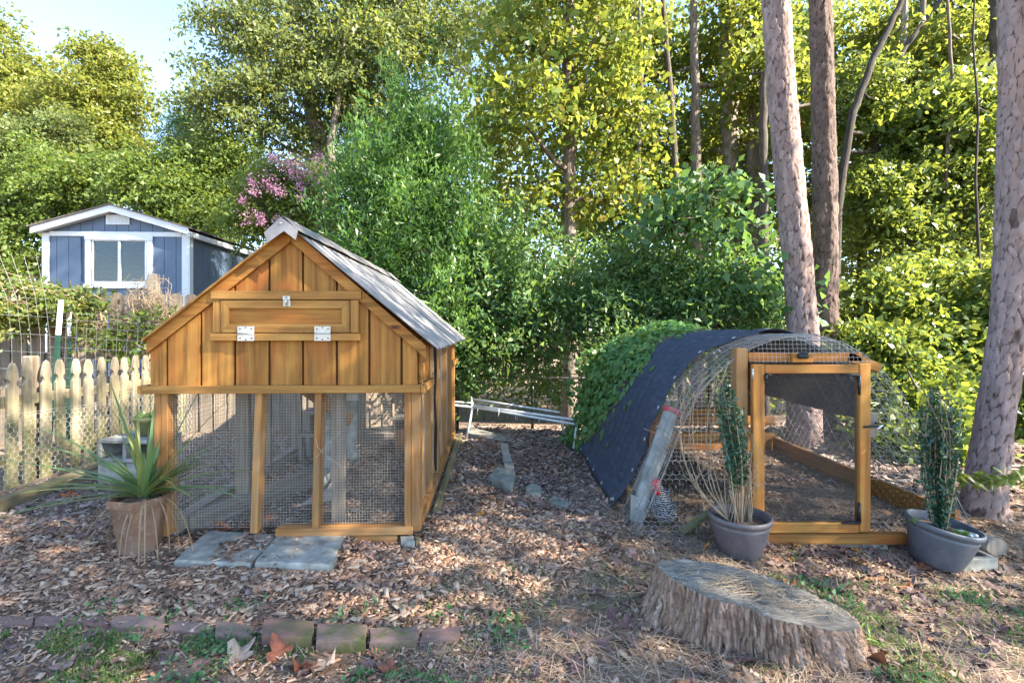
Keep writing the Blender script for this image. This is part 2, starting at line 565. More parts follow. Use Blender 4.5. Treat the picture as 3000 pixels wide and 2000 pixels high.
roof_sheet(-1, -.05, 1.30, .004); roof_sheet(-1, 1.22, 2.70, .010)
cap = MB()
for i in range(6):
    va, vb = -.125 + i * .48, -.125 + i * .48 + .52
    dz = .004 * (i % 2) + .012
    prof = [(-.088, -.076), (0, 0), (.092, -.083)]
    for (p, q) in zip(prof[:-1], prof[1:]):
        cap.add([C(UP + p[0], va, 1.874 + p[1] + dz), C(UP + q[0], va, 1.874 + q[1] + dz), C(UP + q[0], vb, 1.874 + q[1] + dz), C(UP + p[0], vb, 1.874 + p[1] + dz),
                 C(UP + p[0], va, 1.871 + p[1] + dz), C(UP + q[0], va, 1.871 + q[1] + dz), C(UP + q[0], vb, 1.871 + q[1] + dz), C(UP + p[0], vb, 1.871 + p[1] + dz)],
                [(0, 1, 2, 3), (7, 6, 5, 4), (0, 4, 5, 1), (1, 5, 6, 2), (2, 6, 7, 3), (3, 7, 4, 0)])
# folded front end of the ridge cap
cap.add([C(UP - .105, -.128, 1.79), C(UP - .012, -.128, 1.878), C(UP + .085, -.128, 1.808), C(UP + .07, -.128, 1.75), C(UP + .005, -.128, 1.80), C(UP - .085, -.128, 1.735)],
        [(0, 1, 4, 5), (1, 2, 3, 4)])
cap.add([C(UP - .105, -.1265, 1.79), C(UP - .012, -.1265, 1.878), C(UP + .085, -.1265, 1.808), C(UP + .07, -.1265, 1.75), C(UP + .005, -.1265, 1.80), C(UP - .085, -.1265, 1.735)],
        [(5, 4, 1, 0), (4, 3, 2, 1)])
obj('ridge_cap', cap, M['roof'], roof)
obj('screw', MB().lathe([(0, .006), (.005, .005), (.006, 0), (.006, -.004)], C(UP - .012, -.132, 1.842), 10, Matrix.Rotation(R(90), 3, 'X')), M['steel'], roof, True)

# horizontal drip trim
cpart('trim_board', -1.575, .012, -.030, -.002, .880, .926, 'cedar_trim')
cpart('trim_board', .014, .040, -.030, .44, .878, .924, 'cedar_trim')
cpart('trim_board', .014, .040, 2.25, 2.66, .878, .924, 'cedar_trim')
cpart('trim_board', -1.60, -1.577, -.028, 2.66, .880, .926, 'cedar_trim')
# posts of the front
def cpost(u0, u1, v0, v1, z0, z1, lean=0, mat='cedar_post'):
    a = C((u0 + u1) / 2 + lean, (v0 + v1) / 2, z0); b = C((u0 + u1) / 2, (v0 + v1) / 2, z1)
    return obj('post', MB().beam(a, b, v1 - v0, u1 - u0, up=tuple(cu)), M[mat], coop)
cpost(-1.525, -1.488, .002, .09, .05, .90); cpost(-1.486, -1.448, .002, .09, .05, .90)
cpost(-.950, -.910, .002, .09, .06, .90, -.03); cpost(-.606, -.568, .002, .09, .06, .90, -.02)
cpost(-.085, -.047, .002, .05, .07, .90); cpost(-.045, .008, .002, .09, .06, .90)
# second ring of studs standing inside
for (u, v) in ((-1.30, .55), (-1.50, 1.35), (-1.50, 2.0), (-1.50, 2.58), (-1.02, 2.58), (-.52, 2.58)):
    cpost(u - .045, u + .045, v, v + .045, .02, 1.15, mat='fence_wood')
cpost(-.56, -.48, .16, .20, .06, .90, mat='fence_wood')
# right side framing
for (v, w) in ((.115, .04), (.50, .05), (.58, .035), (.98, .04), (1.08, .05), (1.62, .04), (2.18, .045), (2.56, .08)):
    cpost(-.085, .006, v, v + w, .12, 1.16)
for (v0, v1) in ((.092, .40), (2.28, 2.555)):
    cpart('siding_board', -.016, .006, v0, v1, .926, 1.155, 'cedar')
cpart('top_plate', -.085, .004, .10, 2.64, 1.158, 1.195, 'cedar_post')
cpart('top_plate', -1.548, -1.46, .10, 2.64, 1.158, 1.195, 'cedar_post')
# sills
cpart('sill', -.83, -.035, -.012, .075, .045, .090, 'cedar_post')
cpart('sill', -.43, -.125, -.004, .07, -.01, .041, 'cedar_post')
cpart('sill', -.085, .012, .095, 2.66, .055, .118, 'cedar_post')
cpart('sill', -1.54, -1.46, .095, 2.66, .02, .10, 'grey_wood')
cpart('sill', -1.45, -.09, 2.58, 2.66, .02, .10, 'grey_wood')
obj('sill', MB().beam(C(.05, .45, -.005), C(.052, 2.72, .04), .05, .05), M['timber'], coop)
obj('ledger', MB().beam(C(-1.455, .2, .03), C(-.92, 1.25, .08), .06, .14), M['grey_wood'], coop)
obj('brace', MB().beam(C(-.86, .25, .96), C(-.62, .75, .58), .045, .085), M['cedar_post'], coop)
# hinges and strap of the side gate
obj('strap', MB().tube([C(.013, .66, 1.15), C(.020, .665, .95), C(.013, .66, .75), C(.022, .67, .55), C(.016, .68, .30), C(.02, .69, .22)], [.012, .011, .009, .012, .013, .006], 5), M['black_metal'], coop)
cpart('hinge', .008, .014, 1.0, 1.06, .86, .93, 'steel')
# mesh panels
def front_fn(s, t): return C(-1.447 + s, .045 + .004 * math.sin(s * 9 + t * 5), .085 + t)
obj('wire_mesh', grid_wires(MB(), front_fn, 1.36, .80, .0165, .0165, .0009, 3, 3), M['mesh_wire'], coop)['kind'] = 'stuff'
def right_fn(s, t): return C(-.03, .16 + s, .12 + t)
obj('wire_mesh', grid_wires(MB(), right_fn, 2.45, 1.03, .025, .025, .0008), M['mesh_wire'], coop)['kind'] = 'stuff'
def left_fn(s, t): return C(-1.51, .1 + s, .10 + t)
obj('wire_mesh', grid_wires(MB(), left_fn, 2.5, 1.03, .03, .03, .0009), M['mesh_wire'], coop)['kind'] = 'stuff'
def back_fn(s, t): return C(-1.5 + s, 2.60, .10 + t)
obj('wire_mesh', grid_wires(MB(), back_fn, 1.45, .82, .03, .03, .0009), M['mesh_wire'], coop)['kind'] = 'stuff'

# nesting box hatch
hat = thing('nest_hatch', None, None, Vector(C(-.76, -.01, 1.24)) - coop.location); hat.parent = coop
def q2(px, py): return ((px - 1228) / 496.6, 1.25 - (py - 965) / 496.6)
def hpart(name, x0, y0, x1, y1, v0, v1, mat='cedar_trim', par=None):
    (u0, z1), (u1, z0) = q2(x0, y0), q2(x1, y1)
    return cpart(name, u0, u1, v0, v1, z0, z1, mat, par or hat, .002)
hpart('batten', 642, 855, 1066, 878.5, -.042, -.002)
hpart('batten', 645, 879.5, 666.5, 974, -.030, -.002)
hpart('batten', 1034, 879.5, 1057, 974, -.030, -.002)
hpart('batten', 640, 976, 1061, 997, -.040, -.002)
x0, x1, y0, y1, w = 668.5, 1032, 881.5, 973, 23
def mitre(poly):
    pts = [q2(*p) for p in poly]
    obj('hatch_frame', MB().prism(pts, lambda p, q, t: C(p, t, q), -.034, -.012, 0 if abs(poly[0][0] - poly[1][0]) > 100 else 1), M['cedar_trim'], hat)
mitre([(x0, y0), (x1, y0), (x1 - w, y0 + w), (x0 + w, y0 + w)]); mitre([(x0, y1), (x1, y1), (x1 - w, y1 - w), (x0 + w, y1 - w)])
mitre([(x0, y0 + 1), (x0, y1 - 1), (x0 + w - .6, y1 - w), (x0 + w - .6, y0 + w)]); mitre([(x1, y0 + 1), (x1, y1 - 1), (x1 - w + .6, y1 - w), (x1 - w + .6, y0 + w)])
hpart('hatch_panel', x0 + w - 2, y0 + w - 2, x1 - w + 2, y1 - w + 2, -.016, -.004, 'cedar')
def hinge(cx, cy, wd, hh):
    h0 = hpart('hinge', cx - wd / 2, cy - hh / 2, cx + wd / 2, cy - 1, -.0455, -.043, 'steel')
    org = wpos(h0)
    (u, z) = q2(cx, cy)
    h1 = MB(); cbox(h1, u - wd / 2 / 496.6, u + wd / 2 / 496.6, -.0455, -.043, z - hh / 2 / 496.6, z - .003, .001)
    obj('hinge_leaf', h1, M['steel'], h0)
    obj('hinge_pin', MB().tube([C(u - .045, -.047, z), C(u + .045, -.047, z)], .0045, 8), M['steel'], h0, True)
    for dx in (-.032, 0, .032):
        for dz in (-.027, .027):
            obj('screw', MB().lathe([(0, .002), (.0042, .0015), (.005, 0)], C(u + dx, -.0462, z + dz - (.008 if dx == 0 else 0) * (1 if dz < 0 else -1)), 8, Matrix.Rotation(R(90), 3, 'X')), M['screw'], h0)
hinge(741.5, 976.5, 47, 42); hinge(957, 976.5, 46, 42)
l0 = hpart('latch', 845, 869, 865, 881, -.0455, -.0425, 'steel')
lz = q2(855, 890)
b1 = MB(); cbox(b1, lz[0] - .020, lz[0] + .020, -.0385, -.0345, lz[1] - .018, lz[1] + .016, .001); obj('latch_plate', b1, M['steel'], l0)
obj('latch_bolt', MB().tube([C(lz[0], -.049, lz[1] + .04), C(lz[0], -.049, lz[1] - .015)], .0045, 8), M['steel'], l0, True)
obj('latch_knob', MB().tube([C(lz[0], -.047, lz[1] + .005), C(lz[0], -.062, lz[1] + .005)], .004, 8), M['steel'], l0, True)
# nail heads as tiny dark pits on the trim
nl = MB()
for px, py in [(660, 867), (760, 862), (860, 866), (960, 865), (1040, 868), (655, 900), (655, 955), (1046, 900), (1046, 955), (690, 892), (1012, 892), (690, 962), (1012, 962), (700, 986), (860, 987), (1010, 986)]:
    u, z = q2(px, py); nl.lathe([(0, .001), (.0028, 0)], C(u, -.0435 if py < 879 or py > 975 else -.036, z), 7, Matrix.Rotation(R(90), 3, 'X'))
nn = obj('nail_heads', nl, M['screw'], hat); nn['kind'] = 'stuff'
nl = MB()
for a, b in zip(seams[:-1], seams[1:]):
    for (u, z) in ((a + .03, .955), (b - .03, .955), (a + .03, zr(a + .03) - .10), (b - .03, zr(b - .03) - .10)):
        if b - a > .08 and not (-1.19 < u < -.32 and 1.18 < z < 1.48): nl.lathe([(0, .001), (.0032, 0)], C(u + random.uniform(-.01, .01), -.0015, z + random.uniform(-.012, .012)), 7, Matrix.Rotation(R(90), 3, 'X'))
obj('nail_heads', nl, M['screw'], coop)['kind'] = 'stuff'
# loose wire end crossing a front post
obj('loose_wire', MB().tube([C(-.60, -.004, .62), C(-.585, -.006, .56), C(-.52, -.006, .50), C(-.46, .03, .44)], .0013, 4), M['mesh_wire'], coop)
obj('loose_wire', MB().tube([C(-.595, -.006, .50), C(-.54, -.008, .57), C(-.46, .03, .65)], .0013, 4), M['mesh_wire'], coop)

# things standing inside the coop
def pipe(name, pts, r, mat, parent, n=14, hollow=True):
    mb = MB().tube(pts, r, n, False)
    if hollow: mb.tube([pts[-1], pts[-1] + (Vector(pts[-2]) - Vector(pts[-1])) * .8], r * .86, n, True)
    return obj(name, mb, mat, parent, True)
fd = thing('pipe_feeder', 'dirty white drainpipe feeder with elbow standing inside the wooden coop', 'feeder', C(-.72, .75, .02))
pipe('pipe', [C(-.80, .80, .95), C(-.80, .80, .30), C(-.79, .76, .23), C(-.77, .66, .20)], .045, M['pvc_old'], fd)
pipe('elbow', [C(-.77, .68, .20), C(-.765, .56, .19)], .055, M['pvc_old'], fd)
pipe('pipe', [C(-.66, .98, .95), C(-.665, .96, .50), C(-.66, .92, .33), C(-.60, .82, .28)], .045, M['pvc_old'], fd)
obj('collar', MB().tube([C(-.80, .80, .54), C(-.80, .80, .60)], .053, 14), M['pvc_old'], fd, True)
obj('collar', MB().tube([C(-.665, .965, .70), C(-.665, .965, .76)], .053, 14), M['pvc'], fd, True)
rp = thing('roost_ramp', 'split brown board leaning inside the wooden coop behind the wire', 'plank', C(-.75, .45, .03))
obj('board', MB().prism([(-.86, .08), (-.70, .16), (-.62, .29), (-.60, .22), (-.66, .13), (-.60, .13), (-.60, .11), (-.74, .09)], lambda p, q, t: C(p, .42 + t + (q - .1) * .8, q), 0, .02, 0), M['grey_wood'], rp)
tb = thing('feed_bench', 'low grey plank bench at the back of the wooden coop', 'bench', C(-1.2, 2.1, 0))
cbox_ = lambda u0, u1, v0, v1, z0, z1, nm: obj(nm, cbox(MB(), u0, u1, v0, v1, z0, z1), M['grey_wood'], tb)
cbox_(-1.42, -.98, 1.95, 2.15, .42, .46, 'seat'); cbox_(-1.40, -1.0, 1.78, 1.9, .24, .27, 'step')
for u in (-1.40, -1.02): cbox_(u, u + .04, 2.0, 2.1, 0, .418, 'leg'); cbox_(u, u + .03, 1.8, 1.88, 0, .238, 'leg')
tb2 = thing('nest_crate', 'dark low crate at the back right inside the wooden coop', 'crate', C(-.3, 2.2, 0))
obj('panel', cbox(MB(), -.55, -.12, 2.05, 2.07, .02, .34), M['dark_in'], tb2); obj('lid', cbox(MB(), -.57, -.10, 2.0, 2.4, .345, .37), M['grey_wood'], tb2)
for u in (-.55, -.14): obj('side', cbox(MB(), u, u + .02, 2.072, 2.38, .02, .34), M['dark_in'], tb2)

# ------------------------------------------------------------ paving slabs, blocks, timbers, bricks near the coop
def slab(name, label, cat, pts, z0, z1, mat, group=None, bev=.012, rough=.004):
    """a flat stone from four ground corners (x, y)"""
    c = Vector((sum(p[0] for p in pts) / len(pts), sum(p[1] for p in pts) / len(pts), z0))
    # resample outline and wobble it
    out = []; n = len(pts)
    for i in range(n):
        a, b = Vector(pts[i]), Vector(pts[(i + 1) % n])
        m = max(2, int((b - a).length / .05))
        for k in range(m):
            p = a.lerp(b, k / m); w = rough * (2 * random.random() - 1)
            if k == 0: p = p.lerp(Vector((c.x, c.y)), .02)
            out.append(Vector((p.x + w, p.y + w * random.choice((-1, 1)))))
    rings = [(1.0, z0), (1.0, z1 - bev), (1 - bev * 1.2, z1 - bev * .3), (1 - bev * 3.2, z1), (.5, z1 + .002)]
    vs = []
    for (s, z) in rings:
        for p in out:
            vs.append((c.x + (p.x - c.x) * s, c.y + (p.y - c.y) * s, z + random.uniform(-1, 1) * rough * .3))
    m = len(out); f = []
    for r in range(len(rings) - 1):
        for k in range(m):
            k2 = (k + 1) % m; f.append((r * m + k, r * m + k2, (r + 1) * m + k2, (r + 1) * m + k))
    f.append(tuple((len(rings) - 1) * m + k for k in range(m)))
    o = obj(name, MB().add(vs, f), mat, None, False, c)
    return tag(o, label, cat, group) if label else o
def gxy(px, py):
    p = G(px, py); return (p.x, p.y)
slab('paving_slab', 'square grey concrete slab before the coop, right one of two', 'paving slab', [gxy(742, 1668), gxy(970, 1682), gxy(1016, 1582), gxy(826, 1572)], -.01, .045, M['concrete'], 'slabs before the coop')
slab('paving_slab', 'grey concrete slab half covered in chips, left one beside the rusty pot', 'paving slab', [gxy(505, 1660), gxy(735, 1668), gxy(818, 1578), gxy(610, 1572)], -.02, .035, M['concrete'], 'slabs before the coop')
slab('paver_block', 'thick rounded grey concrete block half sunk in the path', 'block', [gxy(1428, 1420), gxy(1500, 1452), gxy(1512, 1405), gxy(1455, 1392)], -.03, .075, M['stone'], None, .03)
slab('stepping_stone', 'small round grey stone beside the sunken concrete block', 'stone', [gxy(1537, 1455), gxy(1560, 1466), gxy(1586, 1460), gxy(1588, 1440), gxy(1568, 1428), gxy(1542, 1434)], -.03, .04, M['stone'], None, .02)
slab('stepping_stone', 'flat pale stone sunk flush in the path past the round one', 'stone', [gxy(1605, 1475), gxy(1665, 1492), gxy(1675, 1478), gxy(1620, 1455)], -.03, .012, M['stone'], None, .01)
be = thing('stone_edging', 'line of flat grey stones edging the path beside the coop', 'edging', (gxy(1490, 1340)[0], gxy(1490, 1340)[1], 0))
def epiece(pts, z1):
    o = slab('stone', None, None, [gxy(*p) for p in pts], -.03, z1, M['concrete'], None, .01)
    w = Vector(o.location); o.parent = be; o.location = w - be.location
epiece([(1372, 1290), (1484, 1300), (1484, 1291), (1378, 1283)], .03); epiece([(1470, 1338), (1492, 1338), (1487, 1303), (1466, 1303)], .03)
epiece([(1474, 1362), (1500, 1362), (1494, 1340), (1471, 1340)], .035); epiece([(1480, 1402), (1514, 1414), (1504, 1366), (1476, 1365)], .03)
slab('small_block', 'small grey block under the right front corner of the coop', 'block', [gxy(1172, 1606), gxy(1215, 1606), gxy(1212, 1590), gxy(1174, 1590)], -.02, .035, M['concrete'], None, .006)
slab('small_block', 'short pale wood offcut beside the block under the coop corner', 'block', [gxy(1217, 1604), gxy(1232, 1602), gxy(1228, 1588), gxy(1214, 1590)], -.02, .03, M['timber'], None, .004)

def brick_material():
    t = NT('old_brick')
    n = t.noise(t.coord('Object'), 9, 5, .65); n2 = t.noise(t.coord('Object'), 60, 3); o = t.orand()
    c = t.ramp(o, [(0, (.20, .095, .075)), (.3, (.26, .17, .125)), (.6, (.165, .10, .095)), (1, (.22, .13, .09))])
    c = t.mix(t.mrange(n2, .35, .7, 0, .5), c, (.12, .08, .07))
    geo = t.new('ShaderNodeNewGeometry'); sp = t.new('ShaderNodeSeparateXYZ'); t.L(geo.outputs['Position'], sp.inputs[0])
    mx = t.mrange(sp.outputs[0], -1.45, -.7, 0, 1); mx2 = t.mrange(sp.outputs[0], -.45, -.3, 1, 0)
    mm = t.new('ShaderNodeMath', operation='MULTIPLY'); t.L(mx, mm.inputs[0]); t.L(mx2, mm.inputs[1])
    m3 = t.new('ShaderNodeMath', operation='MULTIPLY'); t.L(mm.outputs[0], m3.inputs[0]); t.L(t.mrange(n, .4, .6), m3.inputs[1])
    c = t.mix(m3.outputs[0], c, (.085, .095, .022))
    t.base(c); t.set(Roughness=.95); t.bump(n2, .5, .004)
    return t.m
M['brick'] = brick_material()
edg = thing('brick_edging', 'row of worn mossy bricks along the front of the mulch', 'edging', (gxy(700, 1870)[0], gxy(700, 1870)[1], 0))
bx = [(-40, 95, 1838), (100, 178, 1836), (183, 315, 1838), (320, 483, 1846), (490, 622, 1862), (628, 740, 1882), (765, 915, 1900), (922, 1072, 1912), (1080, 1222, 1908), (1230, 1345, 1890)]
for i, (a, b, yb) in enumerate(bx):
    dy = [-26, -28, -30, -34, -36, -36, -52, -52, -42, -36][i]
    sl = [2, 2, 4, 8, 10, 6, 8, 8, -6, -12][i]
    top = [.01, .012, .012, .015, .018, .035, .05, .048, .04, .025][i]
    pts = [gxy(a, yb - sl / 2), gxy(b, yb + sl / 2), gxy(b + 4, yb + dy + sl / 2), gxy(a + 4, yb + dy - sl / 2)]
    o = slab('brick', None, None, pts, -.04, top + hz(*pts[0]), M['brick'], None, .012, .006)
    w = Vector(o.location); o.parent = edg; o.location = w - edg.location

tm = thing('edging_timber', 'long mossy landscape timber along the picket fence', 'timber', (-3.56, 3.7, 0))
obj('beam', MB().beam((-3.50, 2.6, .035), (-3.57, 4.3, .045), .09, .09, bev=.012), M['timber'], tm)
tm2 = thing('edging_timber', 'shorter rotting timber lying between edging and picket fence', 'timber', (-3.72, 3.8, 0))
obj('beam', MB().beam((-3.72, 3.1, .02), (-3.44, 4.35, .04), .08, .07, bev=.012), M['timber'], tm2)

# hollow blocks
def hollow_block(name, label, c, w, d, hh, rot, holes=True):
    t = thing(name, label, 'cinder block', c, 'stacked cinder blocks')
    Rm = Matrix.Rotation(rot, 3, 'Z'); mb = MB(); c = Vector(c)
    def bb(x, y, z, sx, sy, sz): mb.box(c + Rm @ Vector((x, y, z)), (sx, sy, sz), Rm, .006)
    if holes:
        tk = .032
        bb(0, 0, tk / 2, w, d, tk); bb(0, 0, hh - tk / 2, w, d, tk)
        for x in (-w / 2 + tk / 2, 0, w / 2 - tk / 2): bb(x, 0, hh / 2, tk, d - .003, hh - 2 * tk - .001)
        bb(0, d / 2 - .02, hh / 2, w - .07, .012, hh - 2 * tk - .002)
    else:
        bb(-w / 4 - .002, 0, hh / 2, w / 2 - .006, d, hh); bb(w / 4 + .002, 0, hh / 2, w / 2 - .006, d, hh)
    obj('shell', mb, M['concrete'], t)
    return t
hollow_block('cinder_block', 'grey cinder block with two open cells, top of the pair by the fence', (-3.10, 4.14, .180), .46, .34, .185, R(-6))
hollow_block('cinder_block', 'solid faced grey cinder block under the open celled one', (-3.10, 4.14, -.01), .47, .33, .186, R(-4), False)
# ------------------------------------------------------------ the hoop coop of bent wire panels
HOOP = [(.735, 0.0), (.807, .153), (.919, .407), (1.02, .672), (1.122, .872), (1.26, 1.02), (1.40, 1.125), (1.56, 1.19), (1.73, 1.222), (1.85, 1.215), (1.973, 1.178), (2.097, 1.108), (2.21, 1.02), (2.327, .886), (2.443, .676), (2.547, .457), (2.68, .22), (2.79, .0)]
_h = np.array(HOOP); _d = np.concatenate([[0], np.cumsum(np.hypot(*np.diff(_h, axis=0).T))]); HL = _d[-1]
def hoop(s, Y, off=0.0):
    """point on the arch at arc length s (0 left foot .. HL right foot)"""
    s = min(max(s, 0), HL)
    x = np.interp(s, _d, _h[:, 0]); z = np.interp(s, _d, _h[:, 1])
    x1 = np.interp(min(s + .06, HL), _d, _h[:, 0]); z1 = np.interp(min(s + .06, HL), _d, _h[:, 1])
    x0 = np.interp(max(s - .06, 0), _d, _h[:, 0]); z0 = np.interp(max(s - .06, 0), _d, _h[:, 1])
    t = Vector((x1 - x0, 0, z1 - z0)).normalized(); n = Vector((-t.z, 0, t.x))
    return Vector((x - .012 * (Y - 3), Y, z)) + n * off
HY0, HY1 = 2.97, 5.12
hc = thing('hoop_coop', 'low arched wire hoop coop with orange framed screen door', 'chicken coop', (1.76, 4.0, 0))
SS = [HL * k / 40 for k in range(41)]
for Y in (2.97, 3.03, 3.12, 3.21, 3.34, 3.49, 3.64, 3.79, 3.94, 4.09, 4.24, 4.39, 4.54, 4.69, 4.84, 4.99, 5.12):
    j = random.uniform(-.004, .004)
    obj('hoop_wire', MB().tube([hoop(s, Y, j) for s in SS], .0025 if Y < 3.5 else .0022, 5, True), M['galv'], hc, True)
for k in range(22):
    s = HL * k / 21
    obj('cross_wire', MB().tube([hoop(s, HY0 - .03, .005), hoop(s, 4.0, .005), hoop(s, HY1, .005)], .0021, 5, True), M['galv'], hc, True)
# fine mesh inside the panels: chicken wire on the right, square mesh on the left
hx = hex_wires(MB(), lambda s, t: hoop(HL * .56 + s, HY0 + t, -.006), HL * .44, 2.1, .05, .0011)
obj('wire_netting', hx, M['hex_wire'], hc)['kind'] = 'stuff'
sq = grid_wires(MB(), lambda s, t: hoop(.02 + s, HY0 + t, -.005), HL * .56, .62, .026, .026, .0008, 3, 14)
obj('wire_netting', sq, M['hex_wire'], hc)['kind'] = 'stuff'
# front face: square mesh above, chicken wire below left of the door
def inside(x, z, m=.0):
    i = np.interp(z, [0, .153, .407, .672, .872, 1.02, 1.125, 1.19, 1.222], [.735, .807, .919, 1.02, 1.122, 1.26, 1.40, 1.56, 1.73])
    return x > i + m
fh = hex_wires(MB(), lambda s, t: Vector((.76 + s, HY0 + .02, .02 + t)), .64, .46, .042, .0011, lambda s, t: inside(.76 + s, .02 + t))
obj('wire_netting', fh, M['hex_wire'], hc)['kind'] = 'stuff'
fs = MB(); q = .0255
for i in range(26):
    x = .76 + i * q
    zt = np.interp(x, [.735, .807, .919, 1.02, 1.122, 1.26, 1.40, 1.56], [0, .153, .407, .672, .872, 1.02, 1.125, 1.19])
    if zt > .46: fs.tube([(x, HY0 + .012, .46), (x, HY0 + .012, zt)], .0008, 3, False)
for j in range(30):
    z = .46 + j * q
    if z > 1.19: break
    x = np.interp(z, [0, .153, .407, .672, .872, 1.02, 1.125, 1.19], [.735, .807, .919, 1.02, 1.122, 1.26, 1.40, 1.56])
    fs.tube([(x, HY0 + .011, z), (1.38, HY0 + .011, z)], .0008, 3, False)
for i in range(34):                       # over the door
    x = 1.42 + i * q
    zt = np.interp(x, [p[0] for p in HOOP], [p[1] for p in HOOP])
    if zt > 1.05: fs.tube([(x, HY0 - .03, 1.05), (x, HY0 - .01, zt)], .0008, 3, False)
for j in range(7):
    z = 1.06 + j * q
    fs.tube([(np.interp(z, [1.02, 1.125, 1.19, 1.222], [1.42, 1.44, 1.56, 1.73]), HY0 - .03, z), (np.interp(z, [1.02, 1.108, 1.178, 1.222], [2.2, 2.097, 1.973, 1.73]), HY0 - .03, z)], .0008, 3, False)
obj('wire_netting', fs, M['hex_wire'], hc)['kind'] = 'stuff'
# right of the door
fr = hex_wires(MB(), lambda s, t: Vector((2.16 + s, HY0 + .02, .02 + t)), .62, .98, .042, .0009, lambda s, t: 2.16 + s < np.interp(.02 + t, [0, .22, .457, .676, .886, 1.02], [2.79, 2.68, 2.547, 2.443, 2.327, 2.21]))
obj('wire_netting', fr, M['hex_wire'], hc)['kind'] = 'stuff'

DY = 2.935
def ff(px, py, Y=DY): p = P(px, py, Y); return p.x, p.z
def fbar(name, x0, y0, x1, y1, Y0, Y1, mat, parent, b=.004):
    (a, zt), (c, zb) = ff(x0, y0), ff(x1, y1)
    return obj(name, MB().box(((a + c) / 2, (Y0 + Y1) / 2, (zt + zb) / 2), (abs(c - a), abs(Y1 - Y0), abs(zt - zb)), None, b), M[mat], parent)
fbar('post', 2160, 1020, 2194, 1560, 2.945, 3.03, 'cedar_post', hc)
fbar('post', 2535, 1040, 2560, 1570, 2.985, 3.03, 'cedar_post', hc)
fbar('header', 2196, 1033, 2532, 1060, 2.95, 2.99, 'cedar', hc)
obj('header', MB().beam((2.005, 2.97, 1.09), (2.20, 2.97, 1.02), .04, .055), M['cedar'], hc)
fbar('sill', 2226, 1561, 2655, 1592, 2.92, 2.97, 'door_wood', hc)
fbar('sill', 2226, 1594, 2600, 1618, 2.93, 3.0, 'grey_wood', hc)
fbar('block', 2317, 1034, 2378, 1061, 2.915, 2.949, 'cedar', hc)
# base boards along both sides and across the back
obj('base_board', MB().beam((2.72, 3.02, .07), (2.70, 5.1, .07), .035, .15), M['door_wood'], hc)
obj('base_board', MB().beam((.83, 3.5, .06), (.83, 5.1, .06), .035, .13), M['door_wood'], hc)
obj('base_board', MB().beam((.80, 5.13, .09), (2.72, 5.13, .09), .035, .18), M['door_wood'], hc)
obj('cross_board', MB().beam((.85, 5.02, .33), (2.66, 5.02, .33), .03, .09), M['door_wood'], hc)
obj('cross_board', MB().beam((1.12, 4.3, .50), (1.9, 4.3, .56), .04, .05), M['door_wood'], hc)
obj('stud', MB().beam((1.28, 4.6, 0), (1.28, 4.6, 1.0), .05, .08, up=(0, 1, 0)), M['cedar_post'], hc)
obj('stud', MB().beam((1.08, 3.9, 0), (1.12, 3.9, .85), .05, .05, up=(0, 1, 0)), M['cedar_post'], hc)
obj('brace', MB().beam((1.02, 2.985, .03), (1.36, 2.99, .26), .025, .05, up=(0, 1, 0)), M['timber'], hc)
# door
dr = thing('door', None, None, Vector((1.76, DY, .05)) - hc.location); dr.parent = hc
fbar('stile', 2199, 1066, 2233, 1562, 2.905, 2.94, 'door_wood', dr)
fbar('stile', 2509, 1064, 2541, 1552, 2.905, 2.94, 'door_wood', dr)
fbar('rail', 2234.5, 1067, 2507.5, 1093, 2.908, 2.94, 'door_wood', dr)
fbar('rail', 2234.5, 1526, 2507.5, 1556, 2.908, 2.94, 'door_wood', dr)
(xa, zt), (xb, zb) = ff(2233, 1093), ff(2509, 1527)
scr = grid_wires(MB(), lambda s, t: Vector((xa + s, 2.927, zb + t)), xb - xa, zt - zb, .0066, .0066, .00062, 3)
obj('door_screen', scr, M['screen'], dr)['kind'] = 'stuff'
def bracket(cx, cz, sx, sz):
    mb = MB(); mb.tube([(cx, 2.902, cz), (cx + sx * .10, 2.902, cz - sz * .004)], [.012, .006], 8); mb.tube([(cx, 2.902, cz), (cx - sx * .002, 2.902, cz + sz * .115)], [.012, .007], 8)
    obj('corner_bracket', mb, M['black_metal'], dr, True)
bracket(xb - .008, zt - .008, -1, -1); bracket(xb - .008, zb + .008, -1, 1); bracket(xa + .006, zt - .008, .35, -.3)
obj('hinge', MB().tube([(ff(2197, 1078)[0], 2.90, ff(0, 1078)[1]), (ff(2197, 1110)[0], 2.90, ff(0, 1110)[1])], .006, 8), M['steel'], dr, True)
fbar('latch_block', 2543, 1209, 2567, 1281, 2.92, 2.97, 'grey_wood', hc)
lx, lz_ = ff(2553, 1245)
lt = obj('latch', MB().tube([(lx - .07, 2.90, lz_ - .004), (lx - .02, 2.898, lz_), (lx + .02, 2.90, lz_)], .006, 8), M['black_metal'], hc, True)
obj('latch_arm', MB().tube([(lx - .01, 2.89, lz_ + .022), (lx + .03, 2.89, lz_ + .014), (lx + .034, 2.89, lz_ - .012)], .006, 8), M['black_metal'], lt, True)
obj('clip', MB().tube([(lx + .0, 2.886, lz_ - .012), (lx + .03, 2.886, lz_ + .01)], .005, 8), M['pvc'], lt, True)
sl = thing('solar_light', 'small black solar light on the block above the screen door', 'solar light', P(2353, 1050, 2.90))
sx, sz = ff(2353, 1043, 2.9)
obj('case', MB().box((sx, 2.90, sz), (.058, .03, .028), Matrix.Rotation(R(-20), 3, 'X'), .006), M['black_metal'], sl)
obj('panel', MB().box((sx, 2.898, sz + .017), (.05, .028, .004), Matrix.Rotation(R(-20), 3, 'X'), .001), plain('solar_cell', (.05, .06, .07), .15, 0, .1, spec=.6), sl)

